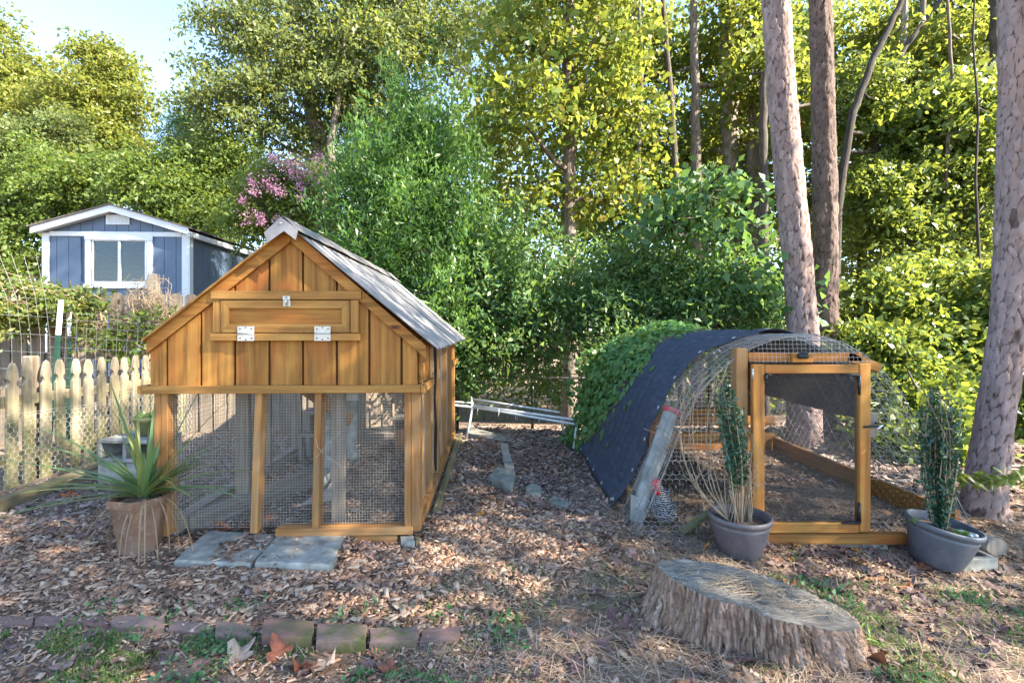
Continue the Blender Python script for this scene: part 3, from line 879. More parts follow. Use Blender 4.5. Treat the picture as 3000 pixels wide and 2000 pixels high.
# shade tarp stretched over the hoops
def tarp_material():
    t = NT('navy_shade_cloth')
    uv = t.coord('UV', (1, 1, 1)); mp = t.new('ShaderNodeMapping'); mp.inputs['Scale'].default_value = (9, 2.2, 1); mp.inputs['Rotation'].default_value = (0, 0, R(28)); t.L(uv, mp.inputs[0])
    st = t.noise(mp.outputs[0], 3.2, 5, .65); bl = t.noise(uv, 3, 4); fine = t.noise(uv, 420, 2)
    c = t.ramp(st, [(.35, (.030, .039, .060)), (.58, (.048, .060, .088)), (.78, (.11, .12, .145))])
    c = t.mix(t.mrange(bl, .55, .75, 0, .4), c, (.06, .065, .075))
    t.base(c); t.set(Roughness=.8); t.bsdf.inputs['Specular IOR Level'].default_value = .25
    t.bump(fine, .25, .002)
    return t.m
tp = thing('shade_tarp', 'dark navy shade tarp with grommets stretched over the hoop coop', 'tarp', (1.5, 4.3, 0))
def tarp_pt(s, Y):
    edge = sstep(3.65, 3.37, Y)
    sag = -.010 * math.sin((Y - 3.49) / .30 * math.pi * 2) ** 2 * (1 if s > .2 else .3)
    wr = .014 * (float(fbm(s * 2.3 + Y * 3.1, Y * 1.2 - s * 1.1, 3)) - .45) * 2 + .018 * float(edge) * math.sin(s * 11 + 1)
    fl = .05 * float(sstep(.16, 0, s)) * (0.3 + 0.7 * float(fbm(Y * 3, 2.2, 2)))
    p = hoop(s, Y, .024 + max(-.012, sag + wr) + fl)
    return p
ns, ny_ = 90, 70; s0, s1 = .02, HL * .80
vs = []; uv = []; f = []
for i in range(ns + 1):
    for j in range(ny_ + 1):
        s = s0 + (s1 - s0) * i / ns
        ya = 3.37 + .02 * math.sin(s * 8) + .03 * math.sin(s * 2.2)
        Y = ya + (5.18 - ya) * j / ny_
        vs.append(tarp_pt(s, Y)); uv.append((s, Y))
w = ny_ + 1
for i in range(ns):
    for j in range(ny_):
        a = i * w + j; f.append((a, a + 1, a + w + 1, a + w))
to = obj('cloth', MB().add(vs, f, uv), tarp_material(), tp, True)
sm = to.modifiers.new('thick', 'SOLIDIFY'); sm.thickness = .003; sm.offset = 1
for k in range(9):
    s = .06 + k * .235
    p = tarp_pt(s, 3.39 + .02 * math.sin(s * 8) + .03 * math.sin(s * 2.2)); q = None
    n = (hoop(s, 3.5, .05) - hoop(s, 3.5, 0)).normalized(); Mx = n.to_track_quat('Z', 'Y').to_matrix()
    obj('grommet', MB().lathe([(.006, .002), (.008, .005), (.0125, .004), (.0135, .001)], p + n * .004 + Vector((0, .02, 0)), 14, Mx), M['steel'], tp, True)
for k in range(5):
    Y = 3.46 + k * .37
    p = tarp_pt(.045, Y); n = (hoop(.05, Y, .05) - hoop(.05, Y, 0)).normalized()
    obj('grommet', MB().lathe([(.006, .002), (.008, .005), (.0125, .004), (.0135, .001)], p + n * .004, 14, n.to_track_quat('Z', 'Y').to_matrix()), M['steel'], tp, True)

# tube feeders held by the hoop
tf = thing('tube_feeder', 'long grey pipe feeder with red cap leaning inside the hoops', 'feeder', (.93, 3.2, 0))
a, b = P(1966, 1205, 3.36), P(1872, 1490, 3.20)
d = (b - a).normalized()
obj('pipe', MB().tube([a, a + d * .1, b - d * .1, b], .050, 20, False), M['pvc_old'], tf, True)
mb = MB().tube([a - d * .02, a - d * .022, a + d * .012], [.052, .057, .056], 20); obj('cap', mb, M['red_cap'], tf, True)
e = Vector((.35, -.2, .3))
obj('scoop', MB().add([b + Vector((-.055, -.02, .10)), b + Vector((.06, -.03, .06)), b + Vector((.045, -.02, .0)), b + Vector((-.015, -.03, -.13)), b + Vector((-.06, -.02, -.09)),
                       b + Vector((-.055, .0, .10)), b + Vector((.06, -.01, .06)), b + Vector((.045, .0, .0)), b + Vector((-.015, -.01, -.13)), b + Vector((-.06, .0, -.09))],
                      [(0, 1, 2, 3, 4), (9, 8, 7, 6, 5), (0, 5, 6, 1), (1, 6, 7, 2), (2, 7, 8, 3), (3, 8, 9, 4), (4, 9, 5, 0)]), M['pvc_old'], tf)
tf2 = thing('tube_feeder', 'shorter grey pipe feeder with small red cap beside the long one', 'feeder', (.87, 3.3, 0))
a, b = P(1932, 1283, 3.45), P(1868, 1440, 3.36)
obj('pipe', MB().tube([a, b], .040, 18, True), M['pvc_old'], tf2, True); d = (b - a).normalized()
obj('cap', MB().tube([a - d * .015, a + d * .012], .044, 18), M['red_cap'], tf2, True)

# ------------------------------------------------------------ hen
def hen_material():
    t = NT('barred_feathers')
    p = t.coord('UV', (1, 1, 1)); n = t.noise(p, 9, 3); 
    wv = t.new('ShaderNodeTexWave', wave_type='BANDS', bands_direction='Y'); wv.inputs['Scale'].default_value = 21; wv.inputs['Distortion'].default_value = 5.5
    wv.inputs['Detail'].default_value = 3; wv.inputs['Detail Scale'].default_value = 3.2; t.L(p, wv.inputs['Vector'])
    c = t.ramp(wv.outputs['Fac'], [(.3, (.018, .018, .022)), (.62, (.12, .115, .12)), (.85, (.42, .40, .39))])
    t.base(c); t.set(Roughness=.85); t.bump(wv.outputs['Fac'], .6, .01)
    return t.m
hb = Vector((.965, 3.14, 0))
hen = thing('hen', 'barred black and white hen with red comb behind the chicken wire', 'hen', hb)
ring = []   # (centre, radius sideways, radius fore-aft, tilt) body seen from behind, head turned to the left
prof = [(.045, .03, .04, 0), (.06, .062, .075, 0), (.09, .080, .10, 0), (.13, .086, .108, -.002), (.17, .080, .098, -.006), (.205, .068, .08, -.012), (.235, .053, .06, -.018), (.262, .043, .047, -.024), (.285, .036, .039, -.030), (.305, .032, .034, -.034), (.322, .030, .033, -.040), (.338, .027, .032, -.044), (.352, .02, .024, -.045), (.358, .006, .008, -.045)]
vs = []; f = []; uv = []; n = 28
for (z, rx, ry, ox) in prof:
    for k in range(n):
        an = 2 * math.pi * k / n
        bul = 1 + .05 * math.sin(an * 7 + z * 60) * (z < .26)
        vs.append(hb + Vector((ox + rx * math.cos(an) * bul, .06 * (z - .17) * -1 + ry * math.sin(an) * bul, z * .80))); uv.append((an * .12, z))
for i in range(len(prof) - 1):
    for k in range(n):
        f.append((i * n + k, i * n + (k + 1) % n, (i + 1) * n + (k + 1) % n, (i + 1) * n + k))
f.append(tuple(range(n))[::-1]); f.append(tuple((len(prof) - 1) * n + k for k in range(n)))
obj('body', MB().add(vs, f, uv), hen_material(), hen, True)
comb = M['comb'] = plain('red_comb', (.45, .02, .03), .5, 0, .2)
hd = hb + Vector((-.048, -.02, .275))
poly = [(-.03, -.01), (-.038, .012), (-.03, .028), (-.024, .016), (-.016, .04), (-.008, .02), (.002, .045), (.008, .022), (.018, .036), (.022, .012), (.02, -.012)]
obj('comb', MB().prism(poly, lambda p, q, t: hd + Vector((p, t, q)), -.006, .006), comb, hen)
obj('face', MB().lathe([(0, .012), (.014, .009), (.018, 0), (.014, -.009), (0, -.012)], hd + Vector((-.012, -.024, -.016)), 12, Matrix.Rotation(R(80), 3, 'X')), comb, hen, True)
for o_ in (-.006, .012): obj('wattle', MB().lathe([(0, .014), (.008, .008), (.010, -.004), (.006, -.016), (0, -.02)], hd + Vector((-.012 + o_, -.024, -.04)), 10), comb, hen, True)
obj('beak', MB().tube([hd + Vector((-.03, -.022, -.012)), hd + Vector((-.042, -.024, -.014)), hd + Vector((-.054, -.026, -.02))], [.008, .006, .001], 8), plain('beak', (.35, .25, .10), .5), hen, True)
obj('eye', MB().lathe([(0, .004), (.004, .002), (.004, -.002), (0, -.004)], hd + Vector((-.020, -.040, -.010)), 8), M['black_metal'], hen, True)
obj('tail', MB().prism([(-.02, 0), (.03, .03), (.065, .10), (.05, .115), (.035, .09), (.02, .11), (.005, .085), (-.015, .06)], lambda p, q, t: hb + Vector((.03 + p * .6, .085 + t + q * .25, .13 + q * .75)), -.02, .02), bpy.data.materials['barred_feathers'], hen)
for sx_ in (-.028, .03):
    fx = hb + Vector((sx_, -.01, 0)); ftm = plain('scaly_leg', (.38, .28, .10), .6)
    mb = MB().tube([fx + Vector((0, 0, .06)), fx + Vector((0, -.004, .012))], [.008, .005], 7)
    for an in (-35, 0, 35, 180): mb.tube([fx + Vector((0, -.004, .008)), fx + Vector((math.sin(R(an)) * .035, -.004 - math.cos(R(an)) * .04 * (.6 if an == 180 else 1), .004))], [.004, .002], 6)
    obj('leg', mb, ftm, hen, True)

# ------------------------------------------------------------ pots
def pot_material(name, c, c2, rough=.5):
    t = NT(name); n = t.noise(t.coord('Object'), 5, 5, .6); n2 = t.noise(t.coord('Object'), 35, 3)
    k = t.ramp(n, [(.3, c), (.7, c2)]); k = t.mix(t.mrange(n2, .55, .75, 0, .4), k, tuple(min(1, q * 1.5) for q in c2))
    t.base(k); t.set(Roughness=rough); t.bump(n2, .08, .002); return t.m
M['soil'] = plain('potting_soil', (.06, .042, .03), .95, 0, .5, 40, bump=.8, bdist=.02, c2=(.15, .11, .08))
def planter(label, c, r, h_, mat, tilt=(0, 0)):
    t = thing('plant_pot', label, 'plant pot', c, 'grey brown round planters')
    Mt = Matrix.Rotation(tilt[0], 3, 'Y') @ Matrix.Rotation(tilt[1], 3, 'X')
    prof = [(0, 0), (r * .60, 0), (r * .66, h_ * .06), (r * .80, h_ * .40), (r * .90, h_ * .74), (r * .915, h_ * .79), (r * .90, h_ * .80), (r * .93, h_ * .865), (r * .985, h_ * .88), (r, h_ * .92), (r * 1.0, h_ * .97), (r * .975, h_), (r * .93, h_), (r * .90, h_ * .96), (r * .86, h_ * .70)]
    obj('shell', MB().lathe(prof, c, 56, Mt), mat, t, True)
    obj('soil', MB().lathe([(r * .875, h_ * .80), (r * .5, h_ * .83), (0, h_ * .84)], c, 28, Mt), M['soil'], t, True)
    return t, Mt
pa = G(2168, 1622); pm = pot_material('mauve_pot', (.085, .072, .075), (.15, .128, .128))
planter('grey mauve round plant pot with reeded rim left of the screen door', pa, .168, .225, pm)
pb = G(2740, 1652); pm2 = pot_material('slate_pot', (.060, .066, .080), (.11, .118, .135))
_, MT2 = planter('slate grey round plant pot tilting right at the far right', pb + Vector((0, 0, .01)), .178, .235, pm2, (R(9), R(4)))

def leafsoup(rng, base, n, L, W, upv, spread=.8, fold=.12, twist=None):
    """n leaves: base points (n,3); returns V,F of bent kite leaves"""
    d = rng.normal(size=(n, 3)) * spread + np.asarray(upv)
    d /= np.linalg.norm(d, axis=1, keepdims=True)
    r = rng.normal(size=(n, 3)); s = np.cross(d, r); s /= np.linalg.norm(s, axis=1, keepdims=True) + 1e-9
    nn = np.cross(s, d)
    Ls = L * np.clip(rng.lognormal(-.06, .32, (n, 1)), .4, 1.7); Ws = W * (Ls / L) ** .6 * rng.uniform(.7, 1.25, (n, 1))
    V = np.empty((n, 4, 3))
    V[:, 0] = base
    V[:, 1] = base + d * Ls * .45 + s * Ws * .5 + nn * Ls * fold
    V[:, 2] = base + d * Ls - nn * Ls * fold * .6
    V[:, 3] = base + d * Ls * .45 - s * Ws * .5 + nn * Ls * fold
    Fq = np.arange(n * 4).reshape(n, 4)
    return V.reshape(-1, 3), Fq

M['holly'] = leafmat('holly_leaves', [(.018, .055, .03), (.03, .085, .05), (.05, .12, .075), (.03, .09, .035)], .18, .35, (.08, .16, .03), .5)
M['stem'] = plain('dry_stem', (.30, .22, .14), .85, 0, .3, 20)
M['twig'] = plain('brown_twig', (.13, .09, .06), .9, 0, .3, 20)
def columnar(label, c, H, r0, seed, lean, nstem=14, bare=.25, nleaf=1800):
    rng = np.random.default_rng(seed); t = thing('holly_shrub', label, 'shrub', c, 'potted columnar hollies')
    base = []
    for k in range(nstem):
        a = rng.uniform(0, 6.28); rr = r0 * math.sqrt(rng.random()); hh = H * rng.uniform(.6, 1.0)
        p0 = Vector((c.x + math.cos(a) * rr * .35, c.y + math.sin(a) * rr * .35, c.z))
        p1 = p0 + Vector((math.cos(a) * rr * .8 + lean[0] * .5, math.sin(a) * rr * .8, hh * .55))
        p2 = p1 + Vector((lean[0] * .5 + rng.normal() * .012, rng.normal() * .012, hh * .45))
        obj('stem', MB().tube([p0, p0.lerp(p1, .5) + Vector((rng.normal() * .014, rng.normal() * .01, 0)), p1, p2], [.005, .004, .003, .0015], 5), M['stem'], t)
        m = nleaf // nstem
        q = rng.uniform(bare, 1.0, m)
        pts = np.array([list(p0.lerp(p1, min(1, x / .55)) if x < .55 else p1.lerp(p2, (x - .55) / .45)) for x in q])
        base.append(pts + rng.normal(size=(m, 3)) * .006)
    base = np.concatenate(base); n = len(base)
    V, Fq = leafsoup(rng, base, n, .026, .013, (0, 0, .55), .75)
    o = put('foliage', np_mesh('holly_foliage', V - np.array(c), Fq, M['holly']), t); o['kind'] = 'stuff'
    return t
ca = pa + Vector((-.01, .0, .185)); ts = columnar('narrow dark holly shrub in the pot left of the screen door', ca, .80, .075, 5, (-.08, 0), 16, .34, 2000)
rng = np.random.default_rng(4)
dry = MB()
for k in range(16):     # bare bleached stems of the left shrub
    a = rng.uniform(0, 6.28); p0 = ca + Vector((math.cos(a) * .06, math.sin(a) * .05, 0)); dx = rng.normal() * .05 + .01; hh = .22 + .28 * rng.random()
    pts = [p0 + Vector((dx * q ** 1.5 + rng.normal() * .008, rng.normal() * .008, hh * q)) for q in (0, .2, .4, .6, .8, 1)]
    obj('bare_stem', MB().tube(pts, [.0035, .003, .003, .0025, .002, .001], 5), M['stem'], ts)
    for b_ in range(4):
        p = Vector(pts[2 + b_ % 4]); obj('bare_twig', MB().tube([p, p + Vector((rng.normal() * .03, rng.normal() * .02, .03)), p + Vector((rng.normal() * .05, rng.normal() * .03, .07))], [.0016, .0012, .0008], 4), M['stem'], ts)
for k, (px, py, py2) in enumerate([(1960, 1330, 1130), (1985, 1345, 1150), (1955, 1300, 1180), (2035, 1300, 1120), (2040, 1260, 1090), (1990, 1250, 1110), (2060, 1230, 1060)]):
    e1 = P(px, py, 2.86); e2 = P(px + 45 + 5 * k, py2, 2.93)
    p0 = ca + Vector((-.05, 0, 0)); m1 = (p0 + e1) / 2 + Vector((-.03, 0, -.05))
    pts = [p0]
    for q in range(1, 9):
        x = q / 8
        pts.append(p0 * (1 - x) ** 3 + m1 * 3 * x * (1 - x) ** 2 + e1 * 3 * x * x * (1 - x) + e2 * x ** 3 + Vector((rng.normal() * .006, 0, rng.normal() * .006)))
    obj('bare_stem', MB().tube(pts, [.004 - .0003 * q for q in range(9)], 5), M['stem'], ts)
    for b_ in range(3):
        i = 3 + b_ * 2; p = Vector(pts[i]); obj('bare_twig', MB().tube([p, p + Vector((rng.normal() * .06, rng.normal() * .02, .07)), p + Vector((rng.normal() * .09, rng.normal() * .02, .16))], [.002, .0015, .001], 4), M['stem'], ts)
cb = pb + MT2 @ Vector((-.015, 0, .20)); ts2 = columnar('taller dense holly shrub in the tilting slate pot', cb, .80, .085, 9, (.0, 0), 20, .03, 3600)
for k in range(14):
    a = rng.uniform(0, 6.28); p0 = cb + Vector((math.cos(a) * .05, math.sin(a) * .05, .3))
    obj('bare_stem', MB().tube([p0, p0 + Vector((rng.normal() * .03, 0, .25)), p0 + Vector((rng.normal() * .06, rng.normal() * .02, .42 + .12 * rng.random()))], [.003, .002, .001], 4), M['stem'], ts2)
pp = thing('pipe_stub', 'two short white pipe ends lying in the slate pot', 'pipe', cb + Vector((.08, -.10, .0)))
for dx in (0, .028): pipe('pipe', [cb + Vector((.065 + dx, -.02, .0)), cb + Vector((.07 + dx, -.115, .012))], .0125, M['pvc'], pp, 12)
# weedy seedlings in that pot
M['weed'] = leafmat('weed_leaves', [(.10, .20, .04), (.16, .27, .05), (.12, .24, .06)], .4, .5)
def weed(label, c, n, L, W, H, seed, parent=None):
    rng = np.random.default_rng(seed); t = thing('weed', label, 'weed', c)
    V = []; 
    for k in range(n):
        a = rng.uniform(0, 6.28); d = Vector((math.cos(a), math.sin(a), rng.uniform(.2, 1.2))).normalized(); s = d.cross(Vector((0, 0, 1))).normalized(); l = L * rng.uniform(.6, 1.2)
        p = Vector(c) + Vector((0, 0, H * rng.random())) + Vector((rng.normal(), rng.normal(), 0)) * L * .25
        m = MB().add([p, p + d * l * .35 + s * W * .5, p + d * l * .7 + s * W * .4 + Vector((0, 0, -.1 * l)), p + d * l + Vector((0, 0, -.3 * l)), p + d * l * .7 - s * W * .4 + Vector((0, 0, -.1 * l)), p + d * l * .35 - s * W * .5, p + d * l * .5 + Vector((0, 0, -.06 * l))],
                     [(0, 1, 6), (1, 2, 6), (2, 3, 6), (3, 4, 6), (4, 5, 6), (5, 0, 6)])
        obj('leaf', m, M['weed'], t)
    obj('stem', MB().tube([Vector(c), Vector(c) + Vector((0, 0, H + .01))], .002, 5), M['stem'], t)
    return t
weed('broad leaved green seedling in the slate pot', cb + Vector((.03, -.09, 0)), 5, .07, .04, .01, 1)
weed('yellow green shoots hanging over the left rim of the slate pot', cb + Vector((-.15, -.03, .03)), 12, .05, .012, .03, 2)
weed('thin leafy weed growing by the hen, left of the mauve pot', G(2040, 1575), 6, .06, .012, .10, 3)
weed('small green weed at the foot of the stump, right side', G(2545, 1895), 14, .08, .012, .04, 4)
weed('small weed in front of the screen door sill', G(2325, 1640), 7, .035, .014, .05, 5)

# terracotta pot with yucca
yp = G(412, 1612)
def terracotta():
    t = NT('stained_terracotta'); o = t.coord('Object'); n = t.noise(o, 6, 5, .65); n2 = t.noise(o, 28, 4)
    c = t.ramp(n, [(.3, (.12, .07, .045)), (.5, (.20, .11, .065)), (.68, (.19, .135, .10))])
    c = t.mix(t.mrange(n2, .58, .72, 0, .6), c, (.34, .29, .23)); c = t.mix(t.mrange(n2, .38, .3, 0, .7), c, (.05, .045, .045))
    t.base(c); t.set(Roughness=.85); t.bump(n2, .2, .004); return t.m
yt = thing('plant_pot', 'rusty terracotta six sided pot tapering down, before the coop', 'plant pot', yp)
hexr = lambda r, z, k: yp + Vector((r * math.cos(R(60 * k - 12)), r * math.sin(R(60 * k - 12)), z))
vs = []; f = []
levels = [(.098, 0), (.101, .01), (.142, .275), (.156, .278), (.160, .315), (.143, .316), (.138, .27)]
for (r, z) in levels:
    for k in range(6):
        a, b = hexr(r, z, k), hexr(r, z, k + 1)
        vs += [a.lerp(b, .06), a.lerp(b, .5), a.lerp(b, .94)]
n = 18
for i in range(len(levels) - 1):
    for k in range(n): f.append((i * n + k, i * n + (k + 1) % n, (i + 1) * n + (k + 1) % n, (i + 1) * n + k))
f.append(tuple(range(n))[::-1])
obj('shell', MB().add(vs, f), terracotta(), yt); obj('soil', MB().lathe([(.136, .28), (.08, .30), (0, .305)], yp, 6, Matrix.Rotation(R(-12), 3, 'Z')), M['soil'], yt)
M['yucca'] = leafmat('yucca_leaf', [(.08, .16, .06), (.13, .22, .07), (.18, .26, .12)], .25, .4, (.25, .32, .06), .5)
M['yucca_old'] = leafmat('yucca_yellow', [(.20, .24, .06), (.26, .27, .09)], .25, .45, (.35, .33, .06), .4)
M['straw'] = leafmat('dry_straw_leaf', [(.34, .25, .16), (.42, .33, .22), (.26, .17, .10), (.44, .38, .30)], .2, .7, False, .2)
yu = thing('yucca_plant', 'spiky green yucca with dry drooping leaves in the rusty pot', 'yucca', yp + Vector((0, 0, .30)))
yc = yp + Vector((.03, 0, .31)); rng = np.random.default_rng(12)
def blade(name, p0, d, L, W, droop, mat, segs=8, yucc=True):
    d = Vector(d).normalized(); s = d.cross(Vector((0, 0, 1)));
    s = s.normalized() if s.length > .05 else Vector((1, 0, 0))
    p = Vector(p0); vs = []; f = []
    for i in range(segs + 1):
        x = i / segs; wd = W * (1 - x) ** .55 * (.55 + .45 * min(1, x * 5)) if yucc else W * (1 - .6 * x)
        wd = max(wd, .0012)
        nrm = s.cross(d)
        vs += [p - s * wd * .5 + nrm * wd * .22, p.copy(), p + s * wd * .5 + nrm * wd * .22]
        d = (d + Vector((0, 0, -droop / segs))).normalized(); p = p + d * L / segs
    for i in range(segs):
        a = i * 3; f += [(a, a + 1, a + 4, a + 3), (a + 1, a + 2, a + 5, a + 4)]
    return obj(name, MB().add(vs, f), mat, yu, True)
# long leaves read off the photograph: bearing (deg, 0 = right, 90 = away), elevation, length, droop
for (az, el, L, dr_) in [(60, 66, .62, .25), (20, 60, .60, .45), (150, 55, .68, .1), (170, 40, .72, .55), (190, 26, .78, .35), (182, 14, .66, .45), (200, 8, .70, .5), (172, 30, .62, .7), (5, 32, .60, .8), (-10, 26, .58, .9), (-30, 35, .45, 1.0),
                          (40, 45, .55, .6), (25, 40, .62, .5), (100, 82, .46, .1), (80, 78, .50, .1), (240, 74, .42, .3), (300, 70, .42, .5), (130, 70, .5, .3), (215, 30, .55, .6), (235, 40, .5, .9), (195, 48, .6, .8), (165, 20, .62, .6), (350, 50, .5, .7),
                          (270, 50, .38, 1.1), (320, 45, .45, 1.1), (15, 15, .5, .6), (205, 18, .6, .8)]:
    d = Vector((math.cos(R(az)) * math.cos(R(el)), math.sin(R(az)) * math.cos(R(el)), math.sin(R(el))))
    blade('leaf', yc + Vector((rng.normal() * .012, rng.normal() * .012, 0)), d, L * 1.14, rng.uniform(.024, .034), dr_ * .9, M['yucca'] if rng.random() < .72 else M['yucca_old'])
for k in range(38):
    az, el = rng.uniform(0, 360), rng.uniform(25, 82); d = Vector((math.cos(R(az)) * math.cos(R(el)), math.sin(R(az)) * math.cos(R(el)), math.sin(R(el))))
    blade('leaf', yc + Vector((rng.normal() * .01, rng.normal() * .01, -.01)), d, rng.uniform(.28, .50), rng.uniform(.020, .032), rng.uniform(.2, 1.2), M['yucca'] if rng.random() < .5 else M['yucca_old'])
for k in range(20):
    az = rng.choice([rng.uniform(150, 250), rng.uniform(-70, 40), rng.uniform(0, 360)]); el = rng.uniform(5, 45)
    d = Vector((math.cos(R(az)) * math.cos(R(el)), math.sin(R(az)) * math.cos(R(el)), math.sin(R(el))))
    blade('dry_leaf', yc + Vector((math.cos(R(az)) * .04, math.sin(R(az)) * .04, -.012)), d, rng.uniform(.36, .56), rng.uniform(.006, .012), rng.uniform(3.2, 4.8), M['straw'], 10, False)

# olive glazed pot on the blocks
op = Vector((-3.05, 4.16, .366))
ot = thing('plant_pot', 'small olive green glazed pot standing on the cinder block', 'plant pot', op)
om = pot_material('olive_glaze', (.10, .10, .035), (.15, .145, .06), .3)
obj('shell', MB().lathe([(0, 0), (.058, 0), (.072, .012), (.098, .075), (.104, .11), (.112, .118), (.115, .15), (.110, .158), (.102, .156), (.098, .13)], op, 44), om, ot, True)
obj('soil', MB().lathe([(.10, .135), (0, .14)], op, 24), M['soil'], ot)
M['succ'] = leafmat('succulent_green', [(.10, .19, .07), (.15, .25, .07), (.22, .28, .08)], .2, .4)
st = thing('succulent_plant', 'low green succulent filling the small olive pot', 'succulent', op + Vector((0, 0, .14)))
rr = rng.uniform(0, .092, 420) ** 1.0; aa = rng.uniform(0, 6.28, 420)
base = np.stack([op.x + rr * np.cos(aa), op.y + rr * np.sin(aa), op.z + .140 + rng.uniform(0, .02, 420)], 1)
V, Fq = leafsoup(rng, base, 420, .03, .014, (0, 0, .6), .8)
o = put('foliage', np_mesh('succulent_foliage', V - np.array(st.location), Fq, M['succ']), st); o['kind'] = 'stuff'
for k in range(3): obj('dry_stalk', MB().tube([op + Vector((-.02 + .03 * k, 0, .14)), op + Vector((-.03 + .05 * k, .01, .20 + .02 * (k == 1)))], [.003, .002], 5), M['stem'], st)
# ------------------------------------------------------------ picket fence
pf = thing('picket_fence', 'old mossy gothic picket fence running back beside the coop', 'fence', (-3.94, 4.6, 0))
half = [(.044, 0), (.044, .800), (.036, .806), (.026, .818), (.0225, .835), (.026, .852), (.036, .862), (.041, .868), (.0415, .885), (.038, .915), (.031, .948), (.020, .978), (.010, .992)]
poly = [(a, z) for a, z in half] + [(-a, z) for a, z in half[::-1]]
pk = [mesh_of('picket', MB().prism(poly, lambda p, q, t: Vector((t, p, q)), -.0105, .0105), M['picket_wood']) for _ in range(4)]
i = 0
Yp = 2.46
while Yp < 6.9:
    z = hz(-3.94, Yp)
    put('picket', pk[i % 4], pf, Vector((-3.94 + random.uniform(-.004, .004), Yp, z - .01 + random.uniform(-.008, .008))) - pf.location, (random.uniform(-.012, .012), random.uniform(-.01, .01), random.uniform(-.03, .03)))
    Yp += .1432; i += 1
for z in (.22, .68): obj('rail', MB().beam((-3.972, 2.3, z), (-3.972, 6.95, z), .038, .085), M['picket_wood'], pf)
for Y in (3.05, 5.35):
    obj('post', MB().box((-4.035, Y + 1.1, .5), (.088, .088, 1.06), None, .012), M['fence_wood'], pf)
# chicken wire strung on the pickets
cw = thing('chicken_wire', 'low run of chicken wire strung along the picket fence', 'wire netting', (-3.88, 4.5, 0))
def cwf(s, t):
    Y = 2.4 + s
    return Vector((-3.885 + .05 * float(vnoise(s * 2.2, 1.7)) + .03 * (.6 - t), Y, .01 + t * (1 + .05 * math.sin(s * 2.4)) + hz(-3.88, Y)))
hw = hex_wires(MB(), cwf, 3.9, .60, .058, .0017)
hw.tube([cwf(3.9 * k / 40, .59) for k in range(41)], .0016, 4)
o = obj('netting', hw, M['hex_wire'], cw); o['kind'] = 'stuff'

# ------------------------------------------------------------ privacy fence
fy = lambda x: 5.55 + (x + 5.4) * .27      # the fence drifts away to the right
pv = thing('privacy_fence', 'weathered grey plank fence with dog eared tops before the blue shed', 'fence', (-4.9, 5.7, 0))
pl = []
for _ in range(4):
    wd = .128; hh = 1.70
    pl.append(mesh_of('plank', MB().prism([(-wd / 2, 0), (wd / 2, 0), (wd / 2, hh - .03), (wd / 2 - .03, hh), (-wd / 2 + .03, hh), (-wd / 2, hh - .03)], lambda p, q, t: Vector((p, t, q)), -.009, .009), M['fence_wood']))
x = -7.4; i = 0
while x < -1.3:
    put('plank', pl[i % 4], pv, Vector((x, fy(x) + random.uniform(-.004, .004), -.03 + random.uniform(-.012, .012))) - pv.location, (0, random.uniform(-.012, .012), R(15) + random.uniform(-.03, .03)))
    x += .1475; i += 1
for z in (.3, .95, 1.45): obj('rail', MB().beam((-7.5, fy(-7.5) + .035, z), (-1.3, fy(-1.3) + .035, z), .04, .085), M['fence_wood'], pv)
pxy = P(448, 0, 5.88)
obj('post', MB().box((pxy.x, 5.90, .95), (.095, .095, 1.92), Matrix.Rotation(R(15), 3, 'Z'), .006), M['grey_wood'], pv)
obj('post', MB().box((-6.7, fy(-6.7) + .11, .9), (.095, .095, 1.8), Matrix.Rotation(R(15), 3, 'Z'), .006), M['grey_wood'], pv)

# ------------------------------------------------------------ wire field fence with steel posts
M['post_green'] = plain('green_painted_steel', (.012, .055, .032), .5, .2, .2)
def tpost(label, top, bot, r):
    t = thing('steel_post', label, 'post', bot, 'green steel fence posts'); d = (bot - top)
    m = top + d * .22
    for (a, b, mt) in ((top, m, 'white_paint'), (m, bot, 'post_green')):
        mb = MB().beam(a, b, r * 2.0, r * .5, up=(0, 1, 0), bev=.001); mb.beam(a + Vector((0, r * .6, 0)), b + Vector((0, r * .6, 0)), r * .45, r * 1.1, up=(0, 1, 0), bev=.001)
        obj('tip' if mt == 'white_paint' else 'shaft', mb, M[mt], t)
tpost('white tipped green steel post leaning before the plank fence, nearer one', P(179, 878, 4.75), Vector((P(140, 1300, 4.72).x, 4.72, 0)), .022)
tpost('white tipped green steel post just behind the leaning one', P(204, 891, 5.2), Vector((P(198, 1300, 5.2).x, 5.2, 0)), .018)
wf = thing('wire_fence', 'wide mesh wire fence stretched between the green steel posts', 'fence', (-4.4, 4.7, 0))
def wline(pts, r): wire_all.append((pts, r))
wire_all = []
for k in range(9):
    y = 920 + (k - 2) * 52.5
    if 740 < y < 1160: wline([P(-20, y, 4.12), P(60, y + 5, 4.2), P(148, y + 9, 4.3)], .0014)
for k in range(5):
    x = 12 + k * 28; s = 55 - k * 8
    wline([P(x + 4 - s, 745, 4.14), P(x + 8, 870, 4.16), P(x + 22, 990, 4.2), P(x + 24, 1100, 4.2)], .0012)
for k in range(11):
    y = 917 + k * 24 if k else 917
    y = [917, 936, 958, 988, 1018, 1048, 1080, 1105, 1130, 1155, 1180][k]
    wline([P(140, y - 2, 4.85), P(300, y + 6, 5.0), P(480, y + 13, 5.15)], .0013)
for k in range(11):
    x = 160 + k * 30; wline([P(x + 6, 918 + k * 1.2, 4.84 + k * .03), P(x, 1040, 4.84 + k * .03), P(x - 4, 1190, 4.84 + k * .03)], .0011)
M['old_wire'] = plain('old_dull_wire', (.16, .155, .15), .6, .2, .2, 30, bump=0)
for (pts, r) in wire_all: obj('wire', MB().tube(pts, r, 4), M['galv'] if len(pts) == 3 and r > .00125 else M['old_wire'], wf)

